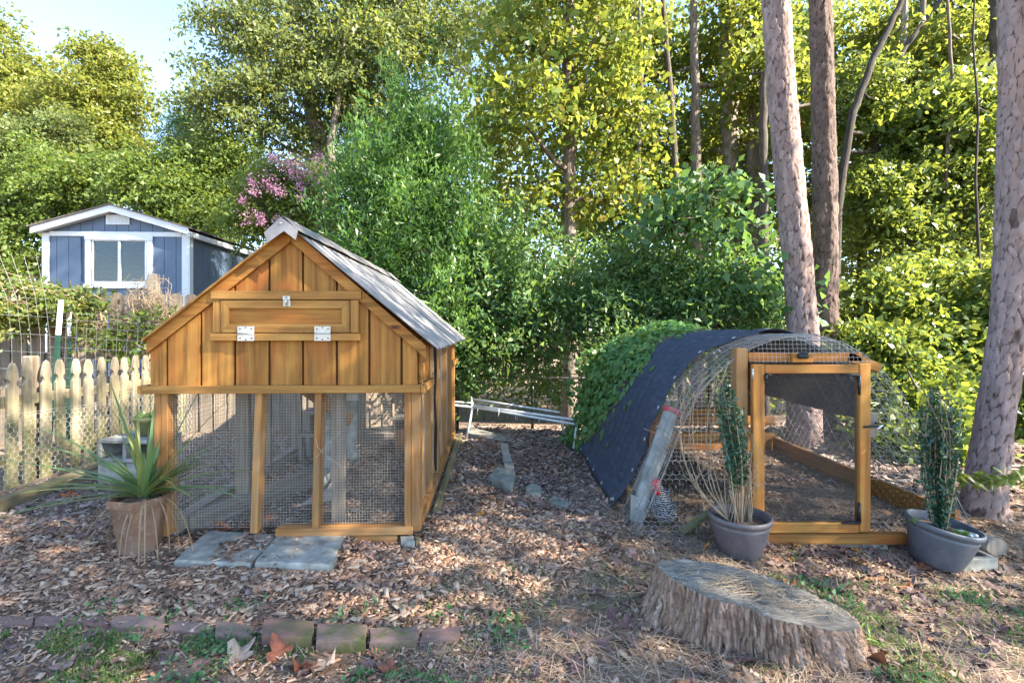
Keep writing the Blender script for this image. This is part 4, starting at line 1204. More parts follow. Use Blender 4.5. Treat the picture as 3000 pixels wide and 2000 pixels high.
# ------------------------------------------------------------ blue shed
SA = R(2.5); SO = Vector((-7.98, 8.45, 0)); su = Vector((math.cos(SA), math.sin(SA), 0)); sv = Vector((-math.sin(SA), math.cos(SA), 0))
def S(u, v, z): return SO + su * u + sv * v + Vector((0, 0, z))
SM = Matrix((su, sv, Vector((0, 0, 1)))).transposed()
SW, SD = 2.38, 3.7
shed = thing('garden_shed', 'blue painted garden shed with white trim and sliding window', 'shed', S(1.2, 1.8, .3))
def blue():
    t = NT('blue_siding_paint'); p = t.coord('UV', (60, 3, 1)); n = t.noise(p, 1, 4); n2 = t.noise(t.coord('Object'), 3, 3)
    c = t.mix(t.mrange(n2, .3, .7), (.066, .103, .16), (.088, .128, .19))
    t.base(c); t.set(Roughness=.6); t.bump(n, .35, .006); return t.m
M['blue'] = blue()
def sbox(name, u0, u1, v0, v1, z0, z1, mat, par=None, b=.004):
    return obj(name, MB().box(S((u0 + u1) / 2, (v0 + v1) / 2, (z0 + z1) / 2), (abs(u1 - u0), abs(v1 - v0), abs(z1 - z0)), SM, b), M[mat], par or shed)
EZ, PZ = 2.93, 3.28            # eave and peak of the wall
szr = lambda u: EZ + (PZ - EZ) * (1 - abs(u - SW / 2) / (SW / 2))
# window opening
WU0, WU1, WZ0, WZ1 = .78, 1.70, 2.06, 2.82
nb = 12
for k in range(nb):
    a, b = SW * k / nb + .004, SW * (k + 1) / nb - .004
    segs = [(.45, szr)]
    if b <= WU0 or a >= WU1:
        top = [(b, szr(b)), (a, szr(a))]
        obj('siding_panel', MB().prism([(a, .45), (b, .45)] + top, lambda p, q, t: S(p, t, q), 0, .02), M['blue'], shed)
    else:
        obj('siding_panel', MB().prism([(a, .45), (b, .45), (b, WZ0), (a, WZ0)], lambda p, q, t: S(p, t, q), 0, .02), M['blue'], shed)
        obj('siding_panel', MB().prism([(a, WZ1), (b, WZ1), (b, szr(b)), (a, szr(a))], lambda p, q, t: S(p, t, q), 0, .02), M['blue'], shed)
bk = MB()
for (p0, p1, p2, p3) in (((0, .45), (WU0, .45), (WU0, 2.9), (0, 2.9)), ((WU1, .45), (SW, .45), (SW, 2.9), (WU1, 2.9)), ((WU0, .45), (WU1, .45), (WU1, WZ0), (WU0, WZ0)), ((WU0, WZ1), (WU1, WZ1), (WU1, 2.9), (WU0, 2.9)), ((.02, 2.9), (SW - .02, 2.9), (SW / 2 + .02, 3.28), (SW / 2 - .02, 3.28))):
    bk.prism([p0, p1, p2, p3], lambda p, q, t: S(p, t, q), .026, .04)
obj('wall', bk, M['blue'], shed)
for k in range(18):
    a, b = SD * k / 18 + .004, SD * (k + 1) / 18 - .004
    obj('siding_panel', MB().prism([(a, .45), (b, .45), (b, EZ), (a, EZ)], lambda p, q, t: S(SW + .0 + t, p, q), 0, .02), M['blue'], shed)
obj('wall', MB().box(S(SW - .02, SD / 2 + .03, 1.68), (.03, SD - .06, 2.44), SM), M['blue'], shed)
obj('wall', MB().box(S(.02, SD / 2 + .03, 1.68), (.03, SD - .06, 2.44), SM), M['blue'], shed)
obj('wall', MB().box(S(SW / 2, SD, 1.68), (SW, .03, 2.44), SM), M['blue'], shed)
# trims
sbox('corner_board', -.03, .09, -.022, -.002, .45, 2.90, 'white_paint'); sbox('corner_board', SW - .09, SW + .024, -.022, -.002, .45, 2.90, 'white_paint')
sbox('corner_board', SW + .022, SW + .044, -.020, .085, .45, 2.90, 'white_paint')
sbox('frieze', .092, SW - .092, -.024, -.002, 2.845, 2.925, 'white_paint')
for (a, b) in ((-.10, SW / 2), (SW / 2, SW + .10)):
    za = lambda u: szr(u) + .015
    obj('fascia', MB().prism([(a, za(a) - .055), (b, za(b) - .055), (b, za(b) + .055), (a, za(a) + .055)], lambda p, q, t: S(p, t, q), -.16, -.135, 0), M['white_paint'], shed)
    obj('soffit', MB().prism([(a, za(a) - .03), (b, za(b) - .03), (b, za(b) - .02), (a, za(a) - .02)], lambda p, q, t: S(p, t, q), -.134, -.001, 0), M['white_paint'], shed)
    rm = M.setdefault('shingle', plain('brown_shingle', (.11, .095, .085), .9, 0, .35, 25))
    obj('roof', MB().prism([(a - (.04 if a < 0 else 0), za(a - (.04 if a < 0 else 0)) + .057), (b + (.04 if b > SW else 0), za(b + (.04 if b > SW else 0)) + .057), (b + (.04 if b > SW else 0), za(b + (.04 if b > SW else 0)) + .078), (a - (.04 if a < 0 else 0), za(a - (.04 if a < 0 else 0)) + .078)], lambda p, q, t: S(p, t, q), -.19, SD + .15, 0), rm, shed)
sbox('gutter_board', SW + .06, SW + .11, -.13, SD + .12, EZ - .10, EZ - .01, 'white_paint')
# vent
vt = sbox('vent', 1.03, 1.42, -.03, -.002, 3.045, 3.215, 'white_paint')
for side in (0, 1):
    for k in range(7):
        z = 3.070 + k * .019; u0 = 1.065 + side * .17
        obj('slat', MB().box(S(u0 + .075, -.034, z), (.145, .006, .012), SM @ Matrix.Rotation(R(35), 3, 'X'), .001), M['white_paint'], vt)
# window
wi = thing('window', None, None, Vector(S(1.24, 0, 2.4)) - shed.location); wi.parent = shed
sbox('trim', .68, .775, -.026, -.001, 2.03, 2.85, 'white_paint', wi); sbox('trim', 1.705, 1.80, -.026, -.001, 2.03, 2.85, 'white_paint', wi)
sbox('trim', .68, 1.81, -.036, -.027, 2.78, 2.86, 'white_paint', wi); sbox('sill', .66, 1.80, -.040, -.001, 1.955, 2.027, 'white_paint', wi)
sbox('trim', .776, 1.704, -.0255, -.001, 2.80, 2.845, 'white_paint', wi)
for (a, b) in ((.782, .812), (1.215, 1.262), (1.665, 1.695)): sbox('frame', a, b, -.012, .02, 2.075, 2.795, 'white_paint', wi)
for (a, b) in ((2.035, 2.073), (2.765, 2.797)): sbox('frame', .782, 1.695, -.010, .022, a, b, 'white_paint', wi)
def glassy():
    t = NT('window_glass'); t.base((.9, .95, .95)); t.set(Roughness=.02, IOR=1.45); t.bsdf.inputs['Transmission Weight'].default_value = 1.0; return t.m
M['glass'] = glassy()
for (a, b) in ((.814, 1.213), (1.264, 1.663)): sbox('pane', a, b, .006, .010, 2.075, 2.763, 'glass', wi, .0005)
M['blind'] = plain('grey_blind', (.16, .175, .18), .6, 0, .1)
for k in range(19):
    z = 2.10 + k * .0365
    obj('blind_slat', MB().box(S(1.24, .06, z), (.86, .026, .003), SM @ Matrix.Rotation(R(28), 3, 'X'), .0005), M['blind'], wi)
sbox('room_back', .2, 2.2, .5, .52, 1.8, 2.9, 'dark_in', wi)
weed_shed = None

# ------------------------------------------------------------ low run of white pipe across the back of the path
pr = thing('pipe_run', 'low white pipe frame run covered in chicken wire behind the path', 'pipe frame', G(1530, 1300))
A, B_ = P(1385, 1192, 5.75), P(1690, 1243, 5.2); A2, B2 = P(1380, 1168, 6.3), P(1640, 1208, 5.9); L0 = P(1250, 1178, 5.85)
def pp_(pts, r=.0135): obj('pipe', MB().tube(pts, r, 10), M['pvc'], pr, True)
pp_([L0, A]); pp_([A, B_]); pp_([A + Vector((0, .03, .014)), B_ + Vector((.01, .06, .035))]); pp_([A2, B2]); pp_([A2 + Vector((0, 0, .02)), A]); pp_([P(1385, 1180, 6.28), P(1250, 1172, 6.35)], .009)
pp_([A, Vector((P(1365, 0, 5.7).x, 5.7, hz(-.5, 5.7)))]); pp_([B_, Vector((P(1680, 0, 5.15).x, 5.15, 0))]); pp_([B_ + Vector((-.12, .4, .0)), Vector((.60, 5.7, 0))])
for px, y0, y1 in ((1462, 1197, 1220), (1512, 1205, 1228), (1517, 1210, 1230), (1580, 1222, 1243), (1400, 1195, 1215)):
    pp_([P(px, y0, 5.55), P(px - 2, y1, 5.55)], .005)
hw = hex_wires(MB(), lambda s, t: A.lerp(B_, s / 1.25) * (1 - t / .42) + (A.lerp(B_, s / 1.25) - Vector((0, -.1, A.lerp(B_, s / 1.25).z + .05))) * (t / .42), 1.25, .42, .045, .0010)
hex_wires(hw, lambda s, t: A.lerp(B_, s / 1.25) * (1 - t / .5) + A2.lerp(B2, s / 1.25) * (t / .5), 1.25, .5, .045, .0010)
hex_wires(hw, lambda s, t: L0.lerp(A, s / .55) * (1 - t / .42) + (L0.lerp(A, s / .55) - Vector((0, -.1, L0.lerp(A, s / .55).z + .1))) * (t / .42), .55, .42, .045, .0010)
obj('netting', hw, plain('dark_netting', (.10, .11, .11), .6), pr)['kind'] = 'stuff'

# chain link rail behind
cl = thing('chain_fence', 'dark chain link fence rail half hidden under the evergreens', 'fence', (0, 8.0, hz(0, 8)))
obj('rail', MB().tube([P(1330, 1100, 8.0), P(1490, 1102, 8.0), P(1600, 1108, 8.0), P(1950, 1104, 8.2)], .022, 8), M['black_metal'], cl, True)
for px in (1340, 1560, 1800): obj('post', MB().tube([P(px, 1102, 8.02), Vector((P(px, 0, 8.02).x, 8.02, hz(0, 8) - .1))], .025, 8), M['black_metal'], cl, True)
obj('netting', grid_wires(MB(), lambda s, t: P(1330, 1104, 8.02) + Vector((s + (t * .7), .0, -t)), 3.4, 1.0, .07, .2, .0016), M['black_metal'], cl)['kind'] = 'stuff'

# ------------------------------------------------------------ cut stump
def stump():
    sc = Vector((.985, 2.03)); ax = Vector((.955, -.30)).normalized(); bx_ = Vector((-ax.y, ax.x))
    t = thing('tree_stump', 'weathered low tree stump with slanting cut top in the foreground', 'stump', (sc.x, sc.y, hz(sc.x, sc.y)))
    NA, NV = 500, 46
    th = np.linspace(0, 2 * np.pi, NA, endpoint=False)
    ct, s_ = np.cos(th), np.sin(th)
    wob = 1 + .05 * (fbm(ct * 2 + 5, s_ * 2 + 5, 3) - .45) * 2
    notch = 1 - .13 * np.exp(-((th - 4.55) / .16) ** 2) - .07 * np.exp(-((th - 5.3) / .12) ** 2)
    ra, rb = 0.365 * wob * notch, .17 * wob * notch
    flare = .015 + .06 * fbm(ct * 3 + 9, s_ * 3 + 2, 2) + .06 * np.exp(-((th - 3.1) / .5) ** 2)
    V = []; U = []
    def surf(al, bl):
        x = sc.x + ax.x * al + bx_.x * bl; y = sc.y + ax.y * al + bx_.y * bl; return x, y
    ztop = lambda al, bl: .178 - .155 * al + .03 * bl + .012 * (fbm(al * 18 + 3, bl * 18 + 1, 3) - .45)
    for k in range(NV + 1):
        q = k / NV
        rid = 1 - np.abs(2 * fbm(th * 40 + 5 * fbm(th * 6, q * 3 + np.zeros(NA), 2) + 7, q * 2.4 + np.zeros(NA), 4) / .875 - 1)
        chunk = np.round(fbm(th * 7 + 2, q * 1.2 + np.zeros(NA), 3) * 9) / 9 - .44
        fine = fbm(th * 95, q * 6 + np.zeros(NA), 3) - .44
        e_ = min(1, q * 5)
        fib = (rid - .75) * .042 * (.4 + .6 * e_) + chunk * .040 * e_ + fine * .020
        rr_a = ra + flare * q ** 1.4 + fib; rr_b = rb + flare * q ** 1.4 * 1.0 + fib
        al, bl = rr_a * ct, rr_b * s_; x, y = surf(al, bl)
        zt = ztop(ra * ct, rb * s_) + (fbm(th * 40, np.zeros(NA) + 3, 2) - .37) * .012 * (k < 2); zb = hgt(x, y) - .025
        V.append(np.stack([x, y, zt + (zb - zt) * q], 1)); U.append(np.stack([th * .3, np.full(NA, q * .25)], 1))
    n_side = NV + 1
    for k in range(1, 26):
        q = 1 - k / 26; al, bl = ra * ct * q, rb * s_ * q; x, y = surf(al, bl)
        ring = .0035 * np.sin(q * 60) * (q > .1)
        V.append(np.stack([x, y, ztop(al, bl) + ring - .004 + .006 * (fbm(th * 9, q * 14 + np.zeros(NA), 2) - .4)], 1)); U.append(np.stack([th * .3, np.full(NA, -q * .2)], 1))
    def quads(a, b):
        i = np.arange(NA); j = (i + 1) % NA
        return np.stack([a * NA + i, b * NA + i, b * NA + j, a * NA + j], 1)
    side = np.concatenate([quads(k, k + 1) for k in range(NV)]); 
    top = np.concatenate([quads(0 if k == 0 else NV + k, NV + k + 1)[:, ::-1] for k in range(25)])
    V = np.concatenate(V) - np.array(t.location); U = np.concatenate(U)
    def bark():
        m = NT('stump_wood_side'); uv = m.coord('UV', (1, 1, 1)); mp = m.new('ShaderNodeMapping'); mp.inputs['Scale'].default_value = (75, 4, 1); m.L(uv, mp.inputs[0])
        n = m.noise(mp.outputs[0], 1, 5, .65, .3); mp2 = m.new('ShaderNodeMapping'); mp2.inputs['Scale'].default_value = (14, 3, 1); m.L(uv, mp2.inputs[0]); n2 = m.noise(mp2.outputs[0], 1, 4)
        c = m.ramp(n, [(.32, (.028, .018, .012)), (.43, (.13, .08, .052)), (.56, (.28, .19, .135)), (.7, (.48, .40, .34))])
        c = m.mix(m.mrange(n2, .45, .62, 0, .6), c, (.24, .155, .12)); c = m.mix(m.mrange(n2, .35, .27, 0, .8), c, (.03, .024, .02))
        m.base(c); m.set(Roughness=.95); m.bump(n, .7, .012); return m.m
    def topm():
        m = NT('stump_wood_top'); p = m.coord('Object'); n = m.noise(p, 22, 6, .7); n2 = m.noise(p, 5, 3)
        w = m.new('ShaderNodeTexNoise'); mp = m.new('ShaderNodeMapping'); mp.inputs['Rotation'].default_value = (0, 0, R(-20)); mp.inputs['Scale'].default_value = (9, 70, 40); m.L(p, mp.inputs[0])
        g = m.noise(mp.outputs[0], 1, 4, .6)
        c = m.ramp(g, [(.3, (.075, .065, .052)), (.55, (.18, .165, .14)), (.75, (.31, .29, .255))])
        sx_ = m.new('ShaderNodeMapping'); sx_.inputs['Rotation'].default_value = (0, 0, R(17)); sx_.inputs['Scale'].default_value = (1, 2.1, 0); m.L(p, sx_.inputs[0])
        rg = m.new('ShaderNodeTexWave', wave_type='RINGS', rings_direction='SPHERICAL'); rg.inputs['Scale'].default_value = 24; rg.inputs['Distortion'].default_value = 2.5; rg.inputs['Detail'].default_value = 3; m.L(sx_.outputs[0], rg.inputs[0])
        c = m.mix(m.mrange(rg.outputs['Fac'], .1, .5, .45, 0), c, (.07, .058, .046))
        c = m.mix(m.mrange(n2, .5, .65, 0, .55), c, (.20, .15, .10)); c = m.mix(m.mrange(n, .36, .26, 0, .7), c, (.05, .045, .04))
        m.base(c); m.set(Roughness=.95); m.bump(g, .6, .008); return m.m
    nr = np.random.default_rng(5); nd = MB()
    for k in range(170):
        al = nr.normal() * .13 + .02; bl = nr.normal() * .06 + .02
        if (al / .33) ** 2 + (bl / .15) ** 2 > 1: continue
        x, y = surf(al, bl); z = ztop(al, bl) + .004 + .008 * nr.random(); an = nr.uniform(0, 6.28); l = nr.uniform(.03, .07)
        nd.tube([(x - math.cos(an) * l, y - math.sin(an) * l * .8, z), (x, y, z + .006), (x + math.cos(an) * l, y + math.sin(an) * l * .8, z)], .0011, 3, False)
    obj('needle_litter', nd, M['stem'], t)['kind'] = 'stuff'
    o1 = put('bark_side', np_mesh('bark_side', V, side, bark(), True, U), t); o2 = put('cut_top', np_mesh('cut_top', V, top, topm(), True, U), t)
stump()

# rotten log and concrete channel by the slate pot
lg = thing('rotten_log', 'short rotten split log lying behind the slate pot', 'log', G(2860, 1625))
lp = G(2862, 1622); vs = []; f = []; n = 26; rows = 14
for i in range(rows + 1):
    q = i / rows; c = lp + Vector((-.02 + .10 * q, .26 - .30 * q, .055))
    for k in range(n):
        a = 2 * math.pi * k / n; r = .075 * (1 + .35 * (float(fbm(a * 5 + 3, q * 1.5, 3)) - .4)) * (1 - .25 * q); vs.append(c + Vector((math.cos(a) * r * 1.05, 0, math.sin(a) * r * .85)))
for i in range(rows):
    for k in range(n): f.append((i * n + k, i * n + (k + 1) % n, (i + 1) * n + (k + 1) % n, (i + 1) * n + k))
f += [tuple(range(n)), tuple(rows * n + k for k in range(n))[::-1]]
obj('wood', MB().add(vs, f), M['grey_wood'], lg)
cc = thing('concrete_channel', 'pale concrete channel block on the ground beside the slate pot', 'block', G(2850, 1665)); cp = G(2855, 1668)
mb = MB(); mb.box(cp + Vector((0, .0, .03)), (.25, .035, .075), Matrix.Rotation(R(4), 3, 'Z'), .004); mb.box(cp + Vector((.105, .13, .03)), (.035, .22, .075), Matrix.Rotation(R(4), 3, 'Z'), .004); mb.box(cp + Vector((-.02, .13, .005)), (.21, .22, .03), Matrix.Rotation(R(4), 3, 'Z'), .004)
obj('shell', mb, M['concrete'], cc)
# ------------------------------------------------------------ trees
def bark_material(name, c0, c1, c2, sx=30, sz=6):
    t = NT(name); p = t.coord('UV', (1, 1, 1)); mp = t.new('ShaderNodeMapping'); mp.inputs['Scale'].default_value = (sx, sz, 1); t.L(p, mp.inputs[0])
    n = t.noise(mp.outputs[0], 1, 5, .65, .4); n2 = t.noise(t.coord('Object'), 3, 3)
    c = t.ramp(n, [(.32, c0), (.5, c1), (.68, c2)]); c = t.mix(t.mrange(n2, .55, .72, 0, .35), c, (.12, .14, .09))
    t.base(c); t.set(Roughness=.95); t.bump(n, .8, .03); return t.m
M['bark'] = bark_material('grey_brown_bark', (.055, .042, .034), (.14, .11, .09), (.25, .21, .175))
M['bark_dark'] = bark_material('dark_bark', (.025, .02, .018), (.07, .055, .045), (.13, .105, .085))
M['bark_black'] = bark_material('black_brown_bark', (.018, .014, .012), (.042, .034, .028), (.075, .062, .05))
M['bark_pale'] = bark_material('pale_bark', (.10, .085, .07), (.23, .19, .155), (.36, .31, .265))

def plate_bark(name, plate, plate2, crack):
    t = NT(name); at = t.new('ShaderNodeAttribute', attribute_name='plate'); o = t.coord('Object')
    n = t.noise(o, 16, 5, .65); n2 = t.noise(o, 3, 3)
    c = t.mix(t.mrange(n, .32, .68), plate, plate2); c = t.mix(t.mrange(n2, .5, .7, 0, .5), c, (.30, .20, .165))
    tn = t.new('ShaderNodeAttribute', attribute_name='tone'); c = t.mix(t.mrange(tn.outputs['Fac'], .4, 1.0, .55, 0), c, tuple(q * .55 for q in plate))
    c = t.mix(t.mrange(at.outputs['Fac'], .03, .26, 1, 0), c, crack)
    t.base(c); t.set(Roughness=.95); t.bsdf.inputs['Specular IOR Level'].default_value = .15; t.bump(n, .6, .01); return t.m
M['pine_bark'] = plate_bark('pine_plate_bark', (.215, .155, .14), (.32, .25, .235), (.06, .04, .034))
M['pine_bark2'] = plate_bark('brown_pine_bark', (.105, .078, .066), (.17, .13, .115), (.035, .025, .02))

from mathutils import kdtree
def pine_trunk(t, cen, rad, zmax_fine, ztop, mat, seed, cell=.045, depth=.016):
    """cen(z) -> (x, y); real plates of bark pushed out of the trunk"""
    rng = np.random.default_rng(seed); z0 = t.location.z - .1
    NA = 92
    zs = np.concatenate([np.arange(z0, zmax_fine, 0.018), np.linspace(zmax_fine, ztop, 25)[1:]])
    th = np.linspace(0, 2 * np.pi, NA, endpoint=False)
    r0 = rad(1.5); seeds = []; na = max(6, int(2 * np.pi * r0 / cell)); zz = z0; row = 0
    while zz < zmax_fine + .1:
        for i in range(na):
            a = 2 * np.pi * (i + .5 * (row % 2) + rng.normal() * .3) / na; seeds.append((a, zz + rng.normal() * cell * .75))
        zz += cell * 2.0; row += 1
    ns = len(seeds); kd = kdtree.KDTree(ns)
    for i, (a, z) in enumerate(seeds): kd.insert((r0 * math.cos(a), r0 * math.sin(a), z * .46), i)
    kd.balance(); hgts = rng.uniform(.4, 1.0, ns)
    V = []; A = []; Tn = []
    for z in zs:
        cx, cy = cen(z); r = rad(z)
        wav = (fbm(th * 3 + z * .7, np.full(NA, z * 2.2), 2) - .37)
        for k in range(NA):
            if z <= zmax_fine:
                w1 = .008 * math.sin(z * 47 + th[k] * 9) + .006 * math.sin(z * 101 + th[k] * 23)
                q = kd.find_n((r0 * math.cos(th[k] + w1 * 2), r0 * math.sin(th[k] + w1 * 2), z * .46 + w1 * .5), 2)
                e = q[1][2] - q[0][2]; pl_ = min(1, e / (cell * .5)); hh = depth * (min(1, pl_ * 5.5) * hgts[q[0][1]] - .6)
            else: pl_ = .6; hh = 0
            rr = r + hh + wav[k] * .02
            V.append((cx + rr * math.cos(th[k]) - t.location.x, cy + rr * math.sin(th[k]) - t.location.y, z - t.location.z)); A.append(pl_); Tn.append(hgts[q[0][1]] if z <= zmax_fine else .7)
    n = len(zs); i, j = np.meshgrid(np.arange(n - 1), np.arange(NA), indexing='ij'); j2 = (j + 1) % NA
    Fq = np.stack([(i * NA + j).ravel(), (i * NA + j2).ravel(), ((i + 1) * NA + j2).ravel(), ((i + 1) * NA + j).ravel()], 1)
    me = np_mesh('pine_trunk', np.array(V), Fq, mat, False)
    at = me.attributes.new('plate', 'FLOAT', 'POINT'); at.data.foreach_set('value', np.array(A, np.float32))
    at = me.attributes.new('tone', 'FLOAT', 'POINT'); at.data.foreach_set('value', np.array(Tn, np.float32))
    return put('trunk', me, t)

def B(px, py, rx, ry, Y, dep=None, w=None):
    """crown lobe: centre seen at (px,py) at depth Y, half sizes in picture px"""
    p = P(px, py, Y); k = Y / F
    r = (rx * k, dep if dep else (rx + ry) / 2 * k, ry * k)
    return (np.array(p), np.array(r), w if w else rx * ry)

def crown(rng, blobs, n, L, W, twig=26, sig=None, upv=(0, 0, -.25), spread=.85, fold=.13, shell=.55, flat=1.0, plume=False):
    """leaves gathered in flat drooping sprays scattered through the lobes"""
    ws = np.array([b[2] for b in blobs], float); ws /= ws.sum()
    per = twig * 2.6; nt = max(8, int(n / per)); idx = rng.choice(len(blobs), nt, p=ws)
    cs = np.array([b[0] for b in blobs])[idx]; rs = np.array([b[1] for b in blobs])[idx]
    d = rng.normal(size=(nt, 3)); d /= np.linalg.norm(d, axis=1, keepdims=True)
    rad = rng.uniform(0, 1, (nt, 1)) ** .5 * 1.15
    tw = cs + d * rad * rs
    s0 = (sig if sig else L * 1.6) * 1.25 * rng.uniform(.45, 1.5, nt)
    wt = s0 ** 2; k = rng.choice(nt, n, p=wt / wt.sum()); s = s0[k][:, None]
    tilt = rng.normal(size=(nt, 3)) * .45; tilt[:, 2] = 1; tilt += d * .5; tilt /= np.linalg.norm(tilt, axis=1, keepdims=True)
    ax = np.cross(tilt, rng.normal(size=(nt, 3))); ax /= np.linalg.norm(ax, axis=1, keepdims=True); ay = np.cross(tilt, ax)
    if plume:
        ax = rng.normal(size=(nt, 3)) * .35 + d * .55; ax[:, 2] += 1.0; ax /= np.linalg.norm(ax, axis=1, keepdims=True)
        tilt = np.cross(ax, rng.normal(size=(nt, 3))); tilt /= np.linalg.norm(tilt, axis=1, keepdims=True); ay = np.cross(tilt, ax)
    a_ = rng.uniform(0, 2 * np.pi, n); r_ = rng.uniform(0, 1, n) ** .6 * 1.55
    g = np.stack([r_ * np.cos(a_), r_ * np.sin(a_), rng.normal(size=n) * .8], 1)
    if plume:
        tp_ = 1 - .35 * g[:, :1]
        off = ax[k] * g[:, :1] * s * 1.7 + (ay[k] * g[:, 1:2] * s * .5 + tilt[k] * g[:, 2:] * s * .42) * tp_
    else:
        off = ax[k] * g[:, :1] * s * 1.35 + ay[k] * g[:, 1:2] * s * .75 + tilt[k] * g[:, 2:] * s * .24
    off[:, 2] -= 0 if plume else (g[:, 0] ** 2 + g[:, 1] ** 2) * s[:, 0] * .13
    base = tw[k] + off
    o_ = off / (np.linalg.norm(off, axis=1, keepdims=True) + 1e-9)
    (V, Fq) = leafsoup(rng, base, n, L, W, np.asarray(upv) + o_ * .6, spread, fold)
    return (V, Fq), tw

def tree(name, label, cat, base, trunk_pts, radii, blobs, n, L, W, lmat, bmat, seed, group=None, limbs=5, sides=9, twig=26, sig=None, upv=(0, 0, -.25), shell=.55, spread=.85, twigs=0, plume=False):
    rng = np.random.default_rng(seed); t = thing(name, label, cat, base, group)
    pts = [Vector(base)] + [Vector(p) for p in trunk_pts]
    # smooth the trunk path a little
    sp = []; rr = []
    for i in range(len(pts) - 1):
        for q in range(5):
            x = q / 5; sp.append(pts[i].lerp(pts[i + 1], x) + Vector((rng.normal(), rng.normal(), 0)) * radii[min(i, len(radii) - 1)] * .12); rr.append(radii[i] + (radii[i + 1] - radii[i]) * x)
    sp.append(pts[-1]); rr.append(radii[-1])
    obj('trunk', MB().tube(sp, rr, sides), bmat, t, True)
    if blobs:
        (V, Fq), tw = crown(rng, blobs, n, L, W, twig, sig, upv, spread, shell=shell, plume=plume)
        o = put('crown', np_mesh(name + '_crown', V - np.array(t.location), Fq, lmat), t)
        order = sorted(blobs, key=lambda b: -b[2])[:limbs]
        for b in order:
            c = Vector(b[0]); hgt_ = c.z - .25 * b[1][2]
            k = min(range(len(sp)), key=lambda i: abs(sp[i].z - (hgt_ - (c - sp[i]).length * .35)))
            a = sp[k]; m = a.lerp(c, .5) + Vector((rng.normal() * .15, rng.normal() * .15, -.08 * (c - a).length)); r = min(rr[k] * .55, .07)
            q = [a.lerp(m, 0), a.lerp(m, .5) + Vector((rng.normal(), rng.normal(), rng.normal())) * .05, m, m.lerp(c, .6) + Vector((rng.normal(), rng.normal(), rng.normal())) * .06, c + Vector((rng.normal() * .1, 0, b[1][2] * .5))]
            obj('limb', MB().tube(q, [r, r * .85, r * .65, r * .4, r * .12], 6), bmat, t, True)
        if twigs:
            mb = MB()
            for i in rng.choice(len(tw), min(twigs, len(tw)), replace=False):
                p = Vector(tw[i]); k = int(np.argmin([(p - Vector(b[0])).length / b[1][0] for b in blobs])); c = Vector(blobs[k][0])
                mb.tube([c.lerp(p, .15), c.lerp(p, .6) + Vector((rng.normal(), rng.normal(), rng.normal())) * .08, p], [.018, .011, .004], 4, False)
            obj('twigs', mb, bmat, t)['kind'] = 'stuff'
    return t

LM = {
 'gold': leafmat('golden_green_leaves', [(.10, .14, .022), (.15, .18, .03), (.20, .19, .035), (.12, .16, .035)], .45, .5, (.38, .40, .06)),
 'green': leafmat('mid_green_leaves', [(.06, .105, .022), (.09, .145, .03), (.125, .175, .04), (.075, .12, .03)], .45, .5, (.33, .38, .04)),
 'oak': leafmat('grey_green_leaves', [(.065, .10, .032), (.10, .14, .045), (.14, .17, .06), (.09, .125, .045)], .42, .5, (.34, .36, .06)),
 'myrtle': leafmat('blue_green_leaves', [(.045, .12, .03), (.07, .155, .04), (.11, .19, .045), (.06, .14, .05)], .42, .42, (.20, .36, .04), .45),
 'dark': leafmat('dark_evergreen_leaves', [(.055, .125, .045), (.08, .16, .055), (.115, .19, .06), (.07, .145, .055)], .42, .42, (.26, .38, .06), .42),
 'poplar': leafmat('yellow_green_leaves', [(.07, .13, .02), (.10, .17, .025), (.15, .20, .03), (.20, .16, .025), (.09, .15, .03)], .48, .45, (.36, .39, .055)),
 'under': leafmat('understory_leaves', [(.06, .115, .022), (.09, .155, .028), (.135, .19, .035), (.08, .14, .04)], .45, .4, (.34, .38, .05), .45),
 'teal': leafmat('young_blue_green_leaves', [(.05, .13, .06), (.075, .16, .075), (.10, .19, .07), (.13, .20, .05)], .42, .45, (.24, .40, .06), .4),
 'ivy': leafmat('heart_leaves', [(.05, .14, .04), (.075, .19, .05), (.10, .22, .06), (.17, .24, .05)], .3, .4, (.25, .36, .05), .45),
}

# --- the two pines behind the hoop coop and the one at the right edge
pine1 = thing('pine_tree', 'tall pale pink barked pine behind the hoop coop, left of the pair', 'tree', (P(2356, 0, 5.35).x, 5.35, hz(3.1, 5.35)), 'pines by the hoop coop')
def lin(pts, Y):
    z = [CAMZ - (py - HY) / F * Y for _, py in pts][::-1]; x = [(px - CX) / F * Y for px, _ in pts][::-1]
    return lambda q: (float(np.interp(q, z, x)), Y)
c1 = lin([(2262, -200), (2273, 0), (2292, 300), (2316, 560), (2336, 750), (2352, 980), (2358, 1300)], 5.35)
pine_trunk(pine1, c1, lambda z: .150 + .05 * math.exp(-(z + .1) * 2.5) - .003 * z, 5.1, 12.0, M['pine_bark'], 21, .055, .018)
pine2 = thing('pine_tree', 'darker brown barked pine behind the hoop coop, right of the pair', 'tree', (P(2420, 0, 6.1).x, 6.1, hz(3.8, 6.1)), 'pines by the hoop coop')
c2 = lin([(2400, -200), (2404, 0), (2411, 300), (2417, 560), (2420, 750), (2419, 980), (2419, 1300)], 6.1)
pine_trunk(pine2, c2, lambda z: .138 + .04 * math.exp(-(z + .2) * 2.5) - .003 * z, 5.8, 12.0, M['pine_bark2'], 22, .048, .020)
pine3 = thing('pine_tree', 'leaning pink barked pine with flared foot at the right edge', 'tree', (P(2878, 0, 3.35).x, 3.35, hz(3.18, 3.35)), 'pines by the hoop coop')
c3 = lin([(2975, -300), (2980, 0), (2978, 300), (2970, 600), (2955, 930), (2935, 1100), (2890, 1400), (2876, 1530)], 3.35)
